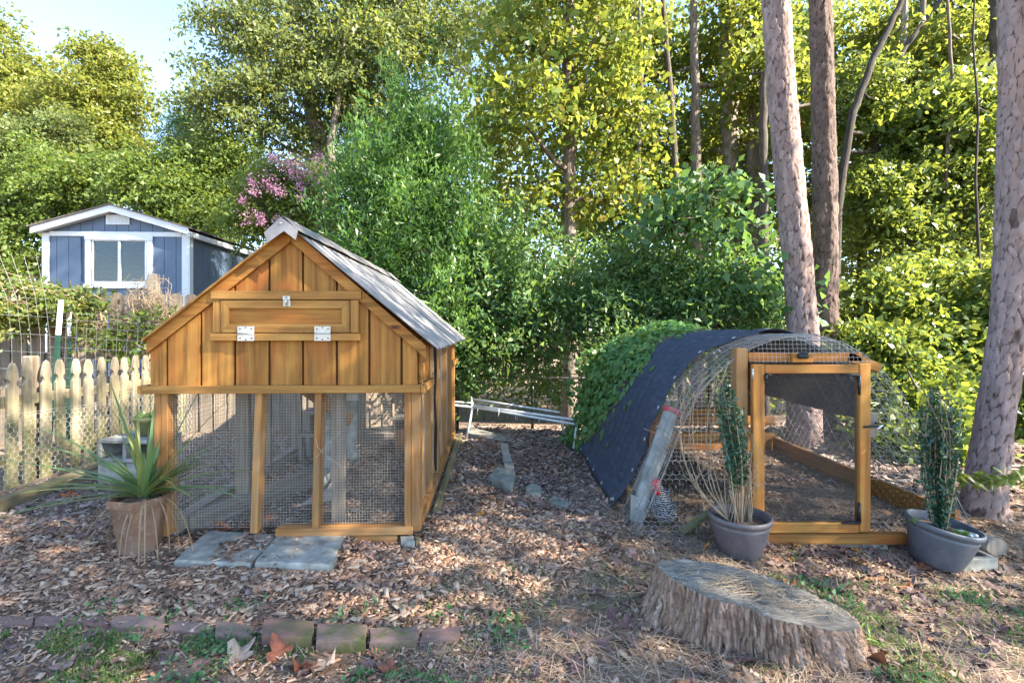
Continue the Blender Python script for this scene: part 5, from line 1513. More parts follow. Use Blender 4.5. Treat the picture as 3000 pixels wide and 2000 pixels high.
pine_trunk(pine3, c3, lambda z: .092 + .022 * math.exp(-max(z, 0) * 1.3) + .07 * math.exp(-(z + .1) * 9), 3.9, 12.0, M['pine_bark'], 23, .044, .013)
for (pt, cc_, zz, sd) in ((pine1, c1, 9.5, 1), (pine2, c2, 10, 2), (pine3, c3, 9, 3)):
    rng = np.random.default_rng(sd + 50); p = cc_(zz)
    bl = [(np.array([p[0] + rng.normal() * 1.6, p[1] + rng.normal() * 1.4, zz + rng.uniform(-1.5, 3.0)]), np.array([1.3, 1.3, .8]), 1) for _ in range(6)]
    (V, Fq), tw = crown(rng, bl, 5000, .20, .035, 30, .22, (0, 0, .3))
    put('crown', np_mesh('pine_crown', V - np.array(pt.location), Fq, LM['dark']), pt)

# --- forest trees: every trunk that can be told apart is a tree
def up(pts, Y): return [P(px, py, Y) for px, py in pts]
def gb(px, Y): x = (px - CX) / F * Y; return Vector((x, Y, hz(x, Y) - .1))
tree('poplar_tree', 'straight grey trunked poplar with sparse yellow green leaves, right of centre', 'tree', gb(1668, 9), up([(1668, 980), (1668, 500), (1664, 0), (1662, -500)], 9), [.16, .13, .115, .10, .06],
     [B(1560, 130, 190, 130, 8.6), B(1760, 110, 150, 130, 8.8), B(1520, 330, 170, 110, 8.4), B(1790, 330, 160, 120, 9), B(1640, -60, 260, 120, 9), B(1560, 560, 150, 110, 9.2), B(1800, 560, 150, 100, 9.3)],
     13000, .11, .092, LM['poplar'], M['bark'], 31, limbs=7, twig=14, sig=.22, twigs=60)
tree('oak_tree', 'broad grey green oak filling the upper left of centre', 'tree', gb(940, 14), up([(945, 700), (935, 420), (900, 250), (860, 0), (840, -200)], 14), [.34, .28, .24, .2, .14, .08],
     [B(660, 60, 110, 65, 13), B(590, 205, 40, 40, 13), B(610, 300, 75, 55, 12.8), B(760, 130, 150, 120, 13.5), B(700, 330, 150, 85, 13), B(920, 70, 170, 120, 14), B(960, 250, 170, 130, 14), B(800, 250, 130, 90, 13.2), B(650, 410, 90, 50, 13.5), B(860, 400, 120, 80, 13.8), B(1090, 90, 130, 120, 14.5), B(1060, 330, 140, 110, 14.5), B(760, -80, 200, 70, 14), B(1040, -80, 260, 80, 14)],
     46000, .125, .058, LM['oak'], M['bark_pale'], 32, limbs=12, twig=30, sig=.27, twigs=160)
tree('slender_oak', 'second slim trunk beside the broad oak', 'tree', gb(985, 13), up([(980, 650), (968, 430), (990, 300), (1010, 100)], 13), [.15, .12, .10, .07, .03], [B(1010, 180, 90, 120, 13), B(1180, 170, 130, 130, 13.6), B(1300, 100, 150, 130, 14), B(1250, -60, 240, 90, 14)],
     16000, .12, .062, LM['oak'], M['bark'], 33, limbs=4, twig=28, sig=.28, twigs=50)
tree('golden_tree', 'golden green sunlit tree behind the shed, right of the sky gap edge', 'tree', gb(270, 18), up([(277, 600), (295, 446), (308, 357), (315, 254), (318, 150)], 18), [.24, .2, .17, .14, .1, .05],
     [B(290, 165, 65, 50, 18), B(375, 220, 38, 45, 18), B(235, 145, 35, 30, 18), B(265, 280, 105, 75, 18), B(385, 300, 40, 45, 17.6), B(180, 310, 70, 65, 18.5), B(310, 390, 95, 65, 17.6), B(220, 430, 110, 70, 18), B(370, 450, 70, 45, 17.5)],
     32000, .125, .085, LM['gold'], M['bark_pale'], 34, limbs=9, twig=26, sig=.28, twigs=120)
tree('golden_tree', 'yellow green tree crown rising at the left picture edge', 'tree', gb(-40, 20), up([(-30, 600), (-10, 400), (10, 250), (20, 150)], 20), [.26, .2, .17, .14, .07],
     [B(10, 190, 70, 65, 20), B(90, 200, 40, 45, 20), B(20, 300, 120, 90, 20), B(110, 330, 90, 90, 19.5), B(-20, 90, 60, 50, 20), B(40, 440, 130, 80, 19.5)], 26000, .13, .09, LM['gold'], M['bark'], 35, limbs=6, twig=26, sig=.28, twigs=60)
tree('leaning_tree', 'grey leafed tree at far left with a long slanting branch', 'tree', gb(40, 15), up([(48, 660), (50, 500), (110, 420), (160, 380)], 15), [.14, .11, .09, .06, .03],
     [B(110, 400, 90, 55, 15), B(60, 470, 110, 60, 15), B(190, 370, 60, 40, 15), B(40, 620, 130, 90, 14.5)], 18000, .10, .06, LM['oak'], M['bark_pale'], 36, limbs=4, twig=26, sig=.24, twigs=50)
tree('green_tree', 'mid green tree directly behind the shed roof', 'tree', gb(160, 14), up([(156, 640), (158, 520), (170, 440)], 14), [.13, .11, .09, .04], [B(170, 520, 130, 90, 14), B(60, 560, 130, 100, 14.5), B(260, 540, 120, 90, 13.8), B(30, 740, 150, 110, 13.5)], 24000, .10, .07, LM['green'], M['bark_dark'], 37, limbs=4, twig=26, sig=.24, twigs=60)
tree('green_tree', 'many stemmed green tree between the shed and the pink crape myrtle', 'tree', gb(430, 13), up([(430, 640), (440, 560), (470, 470)], 13), [.11, .09, .07, .03], [B(430, 530, 110, 80, 13), B(540, 520, 110, 90, 13), B(600, 600, 110, 100, 12.6), B(500, 620, 120, 90, 12.8), B(650, 480, 90, 70, 13)], 32000, .09, .06, LM['green'], M['bark_dark'], 38, limbs=5, twig=26, sig=.22, twigs=90)
tree('young_pine', 'small blue green pine top showing at the sky gap', 'tree', gb(520, 15), up([(522, 600), (525, 420), (520, 350)], 15), [.1, .08, .05, .02], [B(525, 375, 55, 30, 15), B(520, 430, 80, 40, 15), B(560, 350, 40, 30, 15)], 6000, .15, .02, LM['teal'], M['bark'], 39, limbs=3, twig=30, sig=.16, upv=(0, 0, .4))
# crape myrtle
cm_ = tree('crape_myrtle', 'crape myrtle with pink flower heads behind the coop ridge', 'shrub', gb(860, 8.3), up([(860, 800), (850, 640), (830, 540)], 8.3), [.04, .035, .028, .012],
     [B(820, 520, 110, 75, 8.3), B(770, 600, 100, 80, 8.2), B(900, 590, 90, 90, 8.4), B(920, 680, 100, 70, 8.3), B(720, 640, 60, 60, 8.2)], 15000, .065, .035, LM['green'], M['bark_pale'], 40, limbs=5, twig=24, sig=.12, twigs=80)
M['pink'] = leafmat('pink_flowers', [(.55, .26, .40), (.62, .36, .48), (.50, .20, .34)], .35, .6, (.6, .28, .45), .2)
rng = np.random.default_rng(41)
for (px, py, r) in [(835, 478, 16), (870, 480, 20), (800, 462, 10), (932, 465, 14), (925, 520, 24), (890, 500, 20), (785, 525, 20), (793, 548, 14), (745, 560, 14), (712, 587, 9), (820, 560, 12), (880, 546, 14), (728, 640, 20), (762, 633, 8), (963, 515, 10), (770, 650, 10), (882, 582, 8), (815, 642, 8), (735, 530, 10), (850, 505, 16)]:
    c = np.array(P(px, py, 7.62 + rng.uniform(0, .2))); k = 7.7 / F
    base = c + rng.normal(size=(90, 3)) * np.array([r * k * .75, r * k * .75, r * k * .7])
    V, Fq = leafsoup(rng, base, 90, .026, .024, (0, 0, .3), 1.0)
    put('flower_head', np_mesh('flower_head', V - np.array(cm_.location), Fq, M['pink']), cm_)['kind'] = 'stuff'
# big evergreen clump in the middle
tree('wax_myrtle', 'bushy bright green evergreen rising behind the coop roof in the middle', 'tree', gb(1290, 7.4), up([(1290, 1000), (1300, 800), (1250, 560), (1220, 350)], 7.4), [.06, .05, .04, .03, .01],
     [B(1215, 330, 80, 80, 7.3), B(1160, 440, 120, 90, 7.2), B(1270, 440, 100, 90, 7.4), B(1110, 560, 130, 90, 7), B(1270, 580, 170, 110, 7.2), B(1070, 650, 100, 90, 6.9), B(1200, 700, 170, 110, 7), B(1120, 800, 130, 100, 6.9), B(1330, 740, 150, 120, 7.3), B(1270, 880, 170, 120, 7), B(1040, 520, 55, 60, 6.9)],
     46000, .085, .028, LM['myrtle'], M['bark_dark'], 42, limbs=10, twig=40, sig=.17, upv=(0, 0, .45), spread=.6, twigs=160, plume=True)
tree('wax_myrtle', 'dark evergreen thicket between the coop and the hoop coop', 'tree', gb(1330, 6.9), up([(1335, 1080), (1330, 900), (1400, 780)], 6.9), [.05, .045, .035, .012],
     [B(1330, 1010, 130, 90, 6.7), B(1450, 900, 150, 120, 6.9), B(1560, 800, 140, 110, 7.1), B(1420, 740, 130, 90, 7.2), B(1560, 980, 150, 90, 6.8), B(1690, 900, 120, 110, 7), B(1380, 1090, 90, 50, 6.6)],
     19000, .09, .036, LM['dark'], M['bark_dark'], 43, limbs=7, twig=32, sig=.17, upv=(0, 0, .3), twigs=120, plume=True)
tree('mimosa_shrub', 'feathery blue green shrub left of the pine pair', 'tree', gb(1900, 6.6), up([(1905, 1020), (1900, 850), (1880, 700)], 6.6), [.05, .04, .03, .01],
     [B(1830, 780, 120, 70, 6.7), B(1960, 810, 120, 60, 6.5), B(1800, 880, 140, 90, 6.5), B(1960, 890, 150, 80, 6.3), B(2110, 830, 120, 70, 6.2), B(2180, 900, 110, 60, 6.0), B(1900, 980, 180, 60, 6.2), B(2060, 960, 160, 50, 6.0)],
     22000, .075, .028, LM['dark'], M['bark_dark'], 44, limbs=8, twig=34, sig=.18, upv=(.1, 0, -.1), twigs=120)
tree('young_tree', 'young tree with large pale blue green leaves beside the pines', 'tree', gb(2080, 6.2), up([(2085, 950), (2075, 760), (2060, 560)], 6.2), [.035, .03, .022, .008],
     [B(2060, 560, 110, 60, 6.1), B(1970, 640, 100, 60, 6.2), B(2120, 680, 110, 60, 6), B(2180, 790, 90, 60, 5.9), B(2240, 880, 70, 50, 5.8)],
     1700, .115, .07, LM['teal'], M['bark_dark'], 45, limbs=7, twig=5, sig=.20, upv=(0, 0, -.5), twigs=60)
rt = [('slim_tree', 'thin trunk splitting in two left of the pines', 1998, 9.5, [(2000, 900), (1985, 650), (1966, 287), (1947, 64), (1930, -200)], .07, 'bark_dark'),
      ('slim_tree', 'grey trunk beside the thin split one', 2042, 10.5, [(2046, 800), (2040, 450), (2036, 200), (2030, -100)], .12, 'bark'),
      ('oak_tree', 'stout pale brown trunk deep in the woods left of the pine pair', 2146, 11.5, [(2146, 650), (2142, 400), (2128, 150), (2120, -100)], .22, 'bark_pale'),
      ('maple_tree', 'smooth brown trunk just left of the pale pine', 2215, 11, [(2213, 600), (2212, 300), (2216, 0), (2218, -150)], .17, 'bark'),
      ('crooked_tree', 'crooked dark trunk hooking behind the pale pine', 2238, 9, [(2236, 700), (2234, 400), (2240, 215), (2275, 190)], .09, 'bark_dark'),
      ('leaning_tree', 'dark slanting trunk just right of the pine pair', 2440, 8.4, [(2450, 620), (2500, 330), (2560, 170), (2635, 19), (2680, -120)], .07, 'bark_black'),
      ('leaning_tree', 'forked dark trunk curving right in the yellow woods', 2520, 9.4, [(2524, 765), (2560, 580), (2572, 319), (2650, 140), (2757, 0), (2830, -100)], .065, 'bark_black'),
      ('slim_tree', 'pale straight thin trunk in the yellow woods', 2645, 9.8, [(2645, 700), (2642, 350), (2650, 0), (2652, -100)], .075, 'bark_pale'),
      ('slim_tree', 'second pale thin trunk right of the straight one', 2695, 10.6, [(2690, 600), (2695, 300), (2705, 0), (2708, -100)], .07, 'bark'),
      ('slim_tree', 'thin dark sapling trunk near the right pine', 2880, 7.5, [(2876, 900), (2866, 700), (2858, 520), (2866, 330), (2850, 120), (2858, -80)], .022, 'bark_black'),
      ('slim_tree', 'thin brown sapling trunk midway between the pine pair and the right pine', 2780, 8.6, [(2782, 800), (2770, 500), (2790, 250), (2776, 0), (2780, -120)], .035, 'bark'),
      ('slim_tree', 'thin grey trunk left of the poplar above the thicket', 1880, 10.2, [(1884, 800), (1872, 480), (1880, 200), (1868, -100)], .05, 'bark'),
      ('crooked_tree', 'dark bent trunk touching the right pine near the top', 2860, 9, [(2862, 700), (2870, 420), (2880, 270), (2912, 170), (2916, 0), (2930, -150)], .12, 'bark_dark')]
for i, (nm, lb, px, Y, pts, r, bm) in enumerate(rt):
    bl = []
    rng = np.random.default_rng(100 + i)
    tx, ty = pts[-2][0], 0
    for q in range(4): bl.append(B(tx + rng.normal() * 110, rng.uniform(-40, 620), 130, 75, Y + 1.3 + abs(rng.normal()) * .9))
    tree(nm, lb, 'tree', gb(px, Y), up(pts, Y), [r * 1.25] + [r * (1 - .55 * k / len(pts)) for k in range(len(pts))], bl, 7400, .125, .085, LM['poplar'] if i % 3 else LM['under'], M[bm], 100 + i, limbs=4, twig=15, sig=.24, twigs=30)
# understory shrubs on the right
us = [('leafy sunlit thicket behind the right side of the hoop coop', 2640, 6.6, [B(2600, 880, 130, 80, 6.6), B(2740, 850, 130, 90, 6.8), B(2560, 1010, 120, 80, 6), B(2700, 1010, 130, 90, 6.2), B(2830, 960, 100, 110, 6.4), B(2650, 1140, 130, 70, 5.7), B(2780, 1150, 100, 80, 5.8)], 26000),
      ('yellow green sapling thicket halfway up between the pines', 2600, 9, [B(2560, 560, 130, 110, 9), B(2720, 500, 140, 120, 9.2), B(2620, 720, 150, 90, 8.8), B(2800, 680, 120, 110, 8.8), B(2850, 400, 110, 110, 9), B(2540, 300, 110, 110, 9.5)], 24000),
      ('dark leafy bush low at the right edge beyond the pine', 2990, 6, [B(2990, 1150, 90, 130, 5.6), B(2990, 900, 80, 130, 6), B(2930, 1280, 60, 90, 5.6), B(2880, 1200, 60, 90, 6)], 11000),
      ('low shrub growing against the right foot of the hoop coop', 2730, 4.9, [B(2650, 1290, 110, 60, 5.0), B(2760, 1330, 90, 50, 4.8), B(2700, 1210, 110, 60, 5.2)], 8000)]
for i, (lb, px, Y, bl, n) in enumerate(us):
    tree('understory_shrub', lb, 'shrub', gb(px, Y), [gb(px, Y) + Vector((.08, .1, .4)), gb(px, Y) + Vector((.0, .3, .9))], [.03, .02, .008], bl, n, .10 if i else .085, .05, LM['under'], M['bark_dark'], 140 + i, 'shrubs under the pines', limbs=6, twig=22, sig=.15, twigs=70)

# --- the wood behind, one mass, and the unseen leaves added to shade the yard
def mass(name, label, blobs, n, L, W, mat, seed, twig=30, sig=.5):
    rng = np.random.default_rng(seed); (V, Fq), tw = crown(rng, blobs, n, L, W, twig, sig, shell=.3)
    o = put(name, np_mesh(name, V, Fq, mat)); tag(o, label, 'woods', kind='stuff'); return o
bl = []
rng = np.random.default_rng(60)
for px in range(560, 3300, 95):
    for py in range(-60, 1190, 120):
        Y = rng.uniform(15, 21); 
        if px < 700 and py < 300: continue
        bl.append(B(px + rng.normal() * 30, py + rng.normal() * 35, 75, 80, Y, 1.4, .4 + .8 * (py > 330) + .7 * (py > 600)))
mass('far_woods', 'far yellow green woods closing off the yard behind the trees', bl, 90000, .17, .12, LM['poplar'], 61)
bl = []
for px in range(1040, 3100, 120):
    for py in range(80, 1150, 125):
        bl.append(B(px + rng.normal() * 40, py + rng.normal() * 40, 70, 60, rng.uniform(12, 15), .9, .5 + .6 * (py > 300) + .4 * (py > 600)))
mass('mid_woods', 'bright green leaves filling the middle distance between the trunks', bl, 62000, .13, .085, LM['under'], 65, 24, .34)
bl = []
for px in range(-200, 760, 100):
    for py in range(560, 960, 120): bl.append(B(px + rng.normal() * 30, py, 90, 90, rng.uniform(16, 20), 1.5, 1))
mass('far_woods', 'far green woods low behind the shed and plank fence', bl, 18000, .18, .12, LM['green'], 62)
# unseen leaf clumps added past the right edge and overhead to shade the yard
bl = []
rng = np.random.default_rng(63)
sd = np.array(SUN_DIR)
while len(bl) < 78:
    g = np.array([rng.uniform(-3.8, 3.6), rng.uniform(.9, 5.0), rng.uniform(0, 1.6)]); c = g + sd * rng.uniform(4.5, 15)
    if c[2] > 9.5 or c[0] < max(0, c[1]) * 1.06 + 2.3 or c[2] < 2.0: continue
    bl.append((c, np.array([1.0, 1.0, .8]), 1))
for k in range(6):
    y = rng.uniform(3, 12); x = rng.uniform(1, 12); z = 1.25 + .70 * y + rng.uniform(2.2, 6)
    bl.append((np.array([x, y, z]), np.array([1.6, 1.6, .9]), 1.2))
mass('shade_canopy', 'unseen leaf canopy added past the right edge to shade the yard', bl, 23000, .12, .09, LM['green'], 64, 16, .42)
# ------------------------------------------------------------ ivy on the tarp, vines on the fence
def heart(L, W, cur):
    out = [(0, 0), (-.42, -.06), (-.5, .25), (-.36, .62), (0, 1.0), (.36, .62), (.5, .25), (.42, -.06)]
    vs = [(p[0] * W, p[1] * L, -abs(p[0]) * W * cur - .12 * L * p[1] ** 2) for p in out] + [(0, .38 * L, .03 * L)]
    return vs, [(i, (i + 1) % 8, 8) for i in range(8)]
iv = thing('ivy_vine', 'mat of bright green heart leaved vine creeping over the far end of the tarp', 'vine', (1.1, 4.9, .6))
ivm = []
for k in range(4):
    vs, f = heart(.062, .062, .2 + .2 * k); ivm.append(mesh_of('ivy_leaf', MB().add(vs, f), LM['ivy']))
rng = np.random.default_rng(70)
big = []; V = []; Fq = []; no = 0
def ivy_edge(s): return 4.62 + .9 * max(0, .42 - s) - .30 * math.exp(-((s - 1.0) / .3) ** 2) + .22 * float(vnoise(s * 5, 3.3)) - .1
N = 4200
for i in range(N):
    s = rng.uniform(.0, 2.05); Y = rng.uniform(3.95, 5.55)
    e = ivy_edge(s) + .45 * max(0, s - 1.55)
    if Y < e and rng.random() > math.exp(-(e - Y) * 9) * .35: continue
    puff = max(0, min(1, (Y - e) / .35)); off = .035 + puff * (.02 + .08 * rng.random() ** 1.5)
    p = hoop(s, min(Y, 5.15), off) + Vector((-.10 * puff * (Y > 5) * rng.random(), max(0, Y - 5.15), 0)); n = (hoop(s, Y, .2) - hoop(s, Y, 0)).normalized()
    n = (n + Vector((rng.normal(), rng.normal() - .5, rng.normal())) * .35).normalized()
    d = Vector((rng.normal() * .4, rng.normal() * .4 - .3, -1)); d = (d - n * d.dot(n)).normalized(); x = d.cross(n)
    Mx = Matrix((x, d, n)).transposed(); sc = rng.uniform(.6, 1.15)
    if len(big) < 240 and Y < e + .5 and rng.random() < .4: big.append((p, Mx, sc))
    else:
        vs, f = heart(.06 * sc, .06 * sc, .4)
        V += [tuple(Mx @ Vector(q) + p - iv.location) for q in vs]; Fq += [tuple(j + no for j in q) for q in f]; no += 9
for i, (p, Mx, sc) in enumerate(big):
    o = put('leaf', ivm[i % 4], iv, p - iv.location, Mx.to_euler()); o.scale = (sc, sc, sc)
o = put('foliage', np_mesh('ivy_foliage', np.array(V), np.array(Fq), LM['ivy']), iv); o['kind'] = 'stuff'
for k in range(9):
    s = .15 + .2 * k; Y = 4.5 + .1 * rng.random()
    obj('stem', MB().tube([hoop(s + .05 * q, Y - .07 * q + .3, .035 + .008 * math.sin(q * 2)) for q in range(7)], .004, 5), M['twig'], iv)
# bush of the same vine behind the tarp, filling down to the ground on the left
def vine(name, label, cat, loc, blobs, n, L, W, mat, seed, stems, sig=.10, per=20):
    rng = np.random.default_rng(seed); t = thing(name, label, cat, loc)
    (V, Fq), tw = crown(rng, blobs, n, L, W, per, sig, upv=(0, -.1, -.1)); o = put('foliage', np_mesh(name + '_foliage', V - np.array(t.location), Fq, mat), t); o['kind'] = 'stuff'
    for k in range(stems):
        b = blobs[k % len(blobs)]; c = Vector(b[0]); r = b[1]
        pts = [c + Vector((rng.normal() * r[0] * .8, rng.normal() * r[1] * .6, rng.normal() * r[2] * .7)) for _ in range(4)]
        q = []
        for i in range(3):
            for x in (0, .33, .66): q.append(pts[i].lerp(pts[i + 1], x) + Vector((rng.normal(), rng.normal(), rng.normal())) * .03)
        obj('stem', MB().tube(q, .0045, 5), M['stem'] if k % 2 else M['twig'], t)
    return t
vine('vine_bush', 'vine leaves heaped on the ground behind the tarp', 'vine', (.85, 5.5, 0), [B(1730, 1150, 40, 45, 5.4), B(1790, 1080, 60, 50, 5.5), B(1900, 1005, 90, 35, 5.4)], 1500, .06, .05, LM['ivy'], 71, 6, .10)
M['fvine'] = leafmat('fence_vine_leaves', [(.07, .13, .03), (.12, .17, .035), (.20, .19, .05), (.08, .15, .05)], .4, .45, (.34, .36, .04), .4)
vine('fence_vine', 'leafy vine heaped over the top of the plank fence at the left', 'vine', (-5.6, 5.4, 1.6), [B(30, 870, 90, 40, 5.25), B(130, 868, 80, 36, 5.3), B(220, 880, 50, 30, 5.4), B(70, 920, 90, 40, 5.2), B(170, 905, 60, 30, 5.3)], 5200, .065, .032, M['fvine'], 72, 40, .09)
vine('bramble', 'loose green bramble trailing down the plank fence by the post', 'vine', (-4.5, 5.3, 1.4), [B(340, 960, 50, 35, 5.4), B(400, 950, 50, 40, 5.5), B(450, 940, 30, 50, 5.5), B(300, 930, 50, 25, 5.4), B(300, 1020, 60, 30, 5.4), B(420, 1010, 50, 40, 5.5)], 620, .075, .035, LM['under'], 73, 16, .10, 8)
tg = thing('dry_vine_tangle', 'tangle of dry brown vine stems hanging round the fence post', 'vine', (-4.3, 5.6, 1.6)); rng = np.random.default_rng(74)
mb = MB()
for k in range(150):
    c = P(rng.normal(435, 22), rng.normal(890, 26), 5.62 + rng.normal() * .06); d = Vector((rng.normal(), rng.normal() * .4, rng.normal())).normalized() * .14; e = Vector((rng.normal(), rng.normal() * .4, rng.normal())) * .07
    mb.tube([c - d, c - d * .3 + e, c + d * .4 + e, c + d], rng.uniform(.0015, .004), 4, False)
for k in range(26):
    c = P(rng.uniform(380, 500), rng.uniform(840, 960), 5.6); d = Vector((rng.normal(), 0, rng.normal())).normalized() * .25
    mb.tube([c - d, c + Vector((rng.normal(), 0, rng.normal())) * .08, c + d], .0022, 4, False)
obj('stems', mb, M['stem'], tg)['kind'] = 'stuff'

# sapling with drooping leaves at the foot of the right pine
sp_ = thing('sapling', 'low sapling with drooping broad leaves before the right pine foot', 'sapling', G(2895, 1500)); rng = np.random.default_rng(75)
for cx in (2810, 2870, 2905, 2940, 2985):
    c = P(cx, 1400 + rng.normal() * 8, 3.12); obj('stem', MB().tube([sp_.location + Vector((0, 0, .02)), sp_.location.lerp(c, .6) + Vector((0, 0, .06)), c], [.005, .004, .002], 5), M['twig'], sp_)
    for k in range(11):
        a = rng.uniform(0, 6.28); d = Vector((math.cos(a), math.sin(a) * .8, -.45 - .3 * rng.random())).normalized(); n = Vector((0, 0, 1)); n = (n - d * n.dot(d)).normalized(); x = d.cross(n)
        vs, f = heart(rng.uniform(.07, .10), .038, .3); Mx = Matrix((x, d, n)).transposed(); p = c + Vector((rng.normal() * .05, rng.normal() * .04, rng.normal() * .025))
        obj('leaf', MB().add([Mx @ Vector(q) + p for q in vs], f), LM['under'], sp_)

# ------------------------------------------------------------ ground litter
def scatter(n, seed, region, dens):
    rng = np.random.default_rng(seed); x0, x1, y0, y1 = region; out = []
    while sum(len(o) for o in out) < n:
        p = np.stack([rng.uniform(x0, x1, n), rng.uniform(y0, y1, n)], 1)
        keep = rng.random(n) < dens(p[:, 0], p[:, 1]); out.append(p[keep])
    return np.concatenate(out)[:n], rng

def right_edge(y):       # where the wood chips end towards the stump and the hoop coop
    return np.interp(y, [1.7, 2.0, 2.3, 2.7, 3.1, 3.6, 5.6], [-.45, -.25, .05, .35, .62, .75, .70])
def front_edge(x):       # the brick row
    return np.interp(x, [-3.0, -2.1, -1.6, -1.1, -.75, -.2, .3], [2.16, 2.14, 2.10, 2.05, 2.00, 1.98, 1.9])
def slab_z(x, y):
    """height of what lies on the soil (slabs), so chips rest on top"""
    z = hgt(x, y); a = (x > -1.62) & (x < -.90) & (y > 2.57) & (y < 2.96)
    return z + np.where(a, .03, 0)
def chip_d(x, y):
    d = 1 - sstep(-.12, .25, x - right_edge(y)); d = d * sstep(-.05, .06, y - front_edge(x)) * (1 - .92 * ((x > -2.1) & (x < -.55) & (y > 2.98) & (y < 5.5)))
    on = (x > -1.95) & (x < -.90) & (y > 2.57) & (y < 2.99)
    d = d * np.where(on, .10 + .35 * (fbm(x * 7, y * 7, 2) > .42), 1)
    return d * (x > -3.85) + .03 * (x > right_edge(y)) * (y < 3)
def chips(name, label, n, seed, region, dens, smin, smax, mat, lift=.004, full=True):
    p, rng = scatter(n, seed, region, dens); n = len(p)
    L = rng.uniform(smin, smax, n) * rng.choice([.6, 1, 1, 1.7], n); W = L * rng.uniform(.22, .6, n); T = W * rng.uniform(.12, .35, n)
    a = rng.uniform(0, 2 * np.pi, n); ti = rng.normal(0, .28, n); ro = rng.normal(0, .35, n)
    d = np.stack([np.cos(a) * np.cos(ti), np.sin(a) * np.cos(ti), np.sin(ti)], 1)
    up_ = np.tile([0., 0., 1.], (n, 1)); s = np.cross(up_, d); s /= np.linalg.norm(s, axis=1, keepdims=True); u = np.cross(d, s)
    s2 = s * np.cos(ro)[:, None] + u * np.sin(ro)[:, None]; u = np.cross(d, s2); s = s2
    c = np.stack([p[:, 0], p[:, 1], slab_z(p[:, 0], p[:, 1]) + lift + rng.uniform(0, .012, n)], 1)
    V = np.empty((n, 8, 3)); k = 0
    for sz in (-1, 1):
        for (sx, sy) in ((-1, -1), (1, -1), (1, 1), (-1, 1)):
            tap = np.where(sx > 0, rng.uniform(.35, 1, n), 1.0)
            V[:, k] = c + d * (sx * L / 2)[:, None] + s * (sy * W / 2 * tap)[:, None] + u * (sz * T / 2)[:, None]; k += 1
    b = (np.arange(n) * 8)[:, None]
    Fq = np.concatenate([b + np.array([[4, 5, 6, 7]]), b + np.array([[0, 1, 5, 4]]), b + np.array([[1, 2, 6, 5]]), b + np.array([[2, 3, 7, 6]]), b + np.array([[3, 0, 4, 7]])] if full else [b + np.array([[4, 5, 6, 7]]), b + np.array([[0, 1, 5, 4]]), b + np.array([[2, 3, 7, 6]])])
    o = put(name, np_mesh(name, V.reshape(-1, 3), Fq, mat)); return tag(o, label, 'mulch', kind='stuff')
M['chip'] = islandmat('wood_chips', [(0, (.09, .055, .038)), (.25, (.22, .13, .085)), (.5, (.35, .205, .13)), (.75, (.45, .30, .20)), (.93, (.54, .40, .28)), (1, (.28, .215, .19))], .9, .15)
M['chip_far'] = islandmat('weathered_chips', [(0, (.085, .06, .05)), (.3, (.19, .135, .11)), (.6, (.29, .215, .175)), (1, (.40, .32, .265))], .9, .15)
chips('wood_chip_mulch', 'reddish brown wood chip mulch spread before and between the coops', 27000, 80, (-3.9, .9, 1.85, 3.3), chip_d, .016, .036, M['chip'])
chips('wood_chip_mulch', 'older greyish wood chips on the path further back', 13000, 81, (-3.9, .95, 3.1, 5.9), chip_d, .018, .04, M['chip_far'])
chips('coop_litter', 'dusty brown litter on the coop floor', 6000, 82, (-2.15, -.58, 2.97, 5.5), lambda x, y: np.ones_like(x), .012, .03, M['chip_far'], .004, False)
chips('run_litter', 'dry straw coloured litter inside the hoop coop', 5000, 83, (.8, 2.75, 2.95, 5.1), lambda x, y: np.ones_like(x), .012, .035, M['chip_far'], .004, False)
chips('ground_crumbs', 'broken bark crumbs over the bare soil by the stump', 16000, 84, (-.6, 4.2, 1.55, 3.6), lambda x, y: .35 + .65 * (fbm(x * 3, y * 3, 2) > .40), .006, .024, M['chip'], .001, False)
chips('ground_crumbs', 'bark crumbs in the lawn edge before the bricks', 5000, 85, (-2.4, .2, 1.6, 2.15), lambda x, y: 1.0 * (y < front_edge(x) - .05), .006, .022, M['chip'], .001, False)
chips('forest_litter', 'brown leaf crumbs over the ground under the trees', 9000, 86, (-.8, 6.5, 3.2, 9), lambda x, y: 1.0 * ((x > 2.9) | (y > 5.3)), .03, .09, M['chip_far'], .004, False)

# pine needles and grass: thin bent blades
def blades(name, label, cat, n, seed, region, dens, L, W, mat, tilt, lift=.004):
    p, rng = scatter(n, seed, region, dens); n = len(p); l = L * rng.uniform(.5, 1.3, n)
    a = rng.uniform(0, 2 * np.pi, n); e = rng.uniform(*tilt, n); z = slab_z(p[:, 0], p[:, 1]) + lift + (rng.uniform(0, .012, n) if tilt[1] < .5 else 0)
    c = np.stack([p[:, 0], p[:, 1], z], 1); d = np.stack([np.cos(a) * np.cos(e), np.sin(a) * np.cos(e), np.sin(e)], 1)
    s = np.stack([-np.sin(a), np.cos(a), np.zeros(n)], 1); dn = d.copy(); dn[:, 2] -= .55 if tilt[1] > .5 else .12; dn /= np.linalg.norm(dn, axis=1, keepdims=True)
    w = (W * rng.uniform(.7, 1.3, n))[:, None]; m = c + d * (l * .55)[:, None]; t = m + dn * (l * .45)[:, None]
    V = np.stack([c - s * w / 2, c + s * w / 2, m + s * w * .42, m - s * w * .42, t + s * w * .08, t - s * w * .08], 1).reshape(-1, 3)
    b = (np.arange(n) * 6)[:, None]; Fq = np.concatenate([b + np.array([[0, 1, 2, 3]]), b + np.array([[3, 2, 4, 5]])])
    o = put(name, np_mesh(name, V, Fq, mat)); return tag(o, label, cat, kind='stuff')
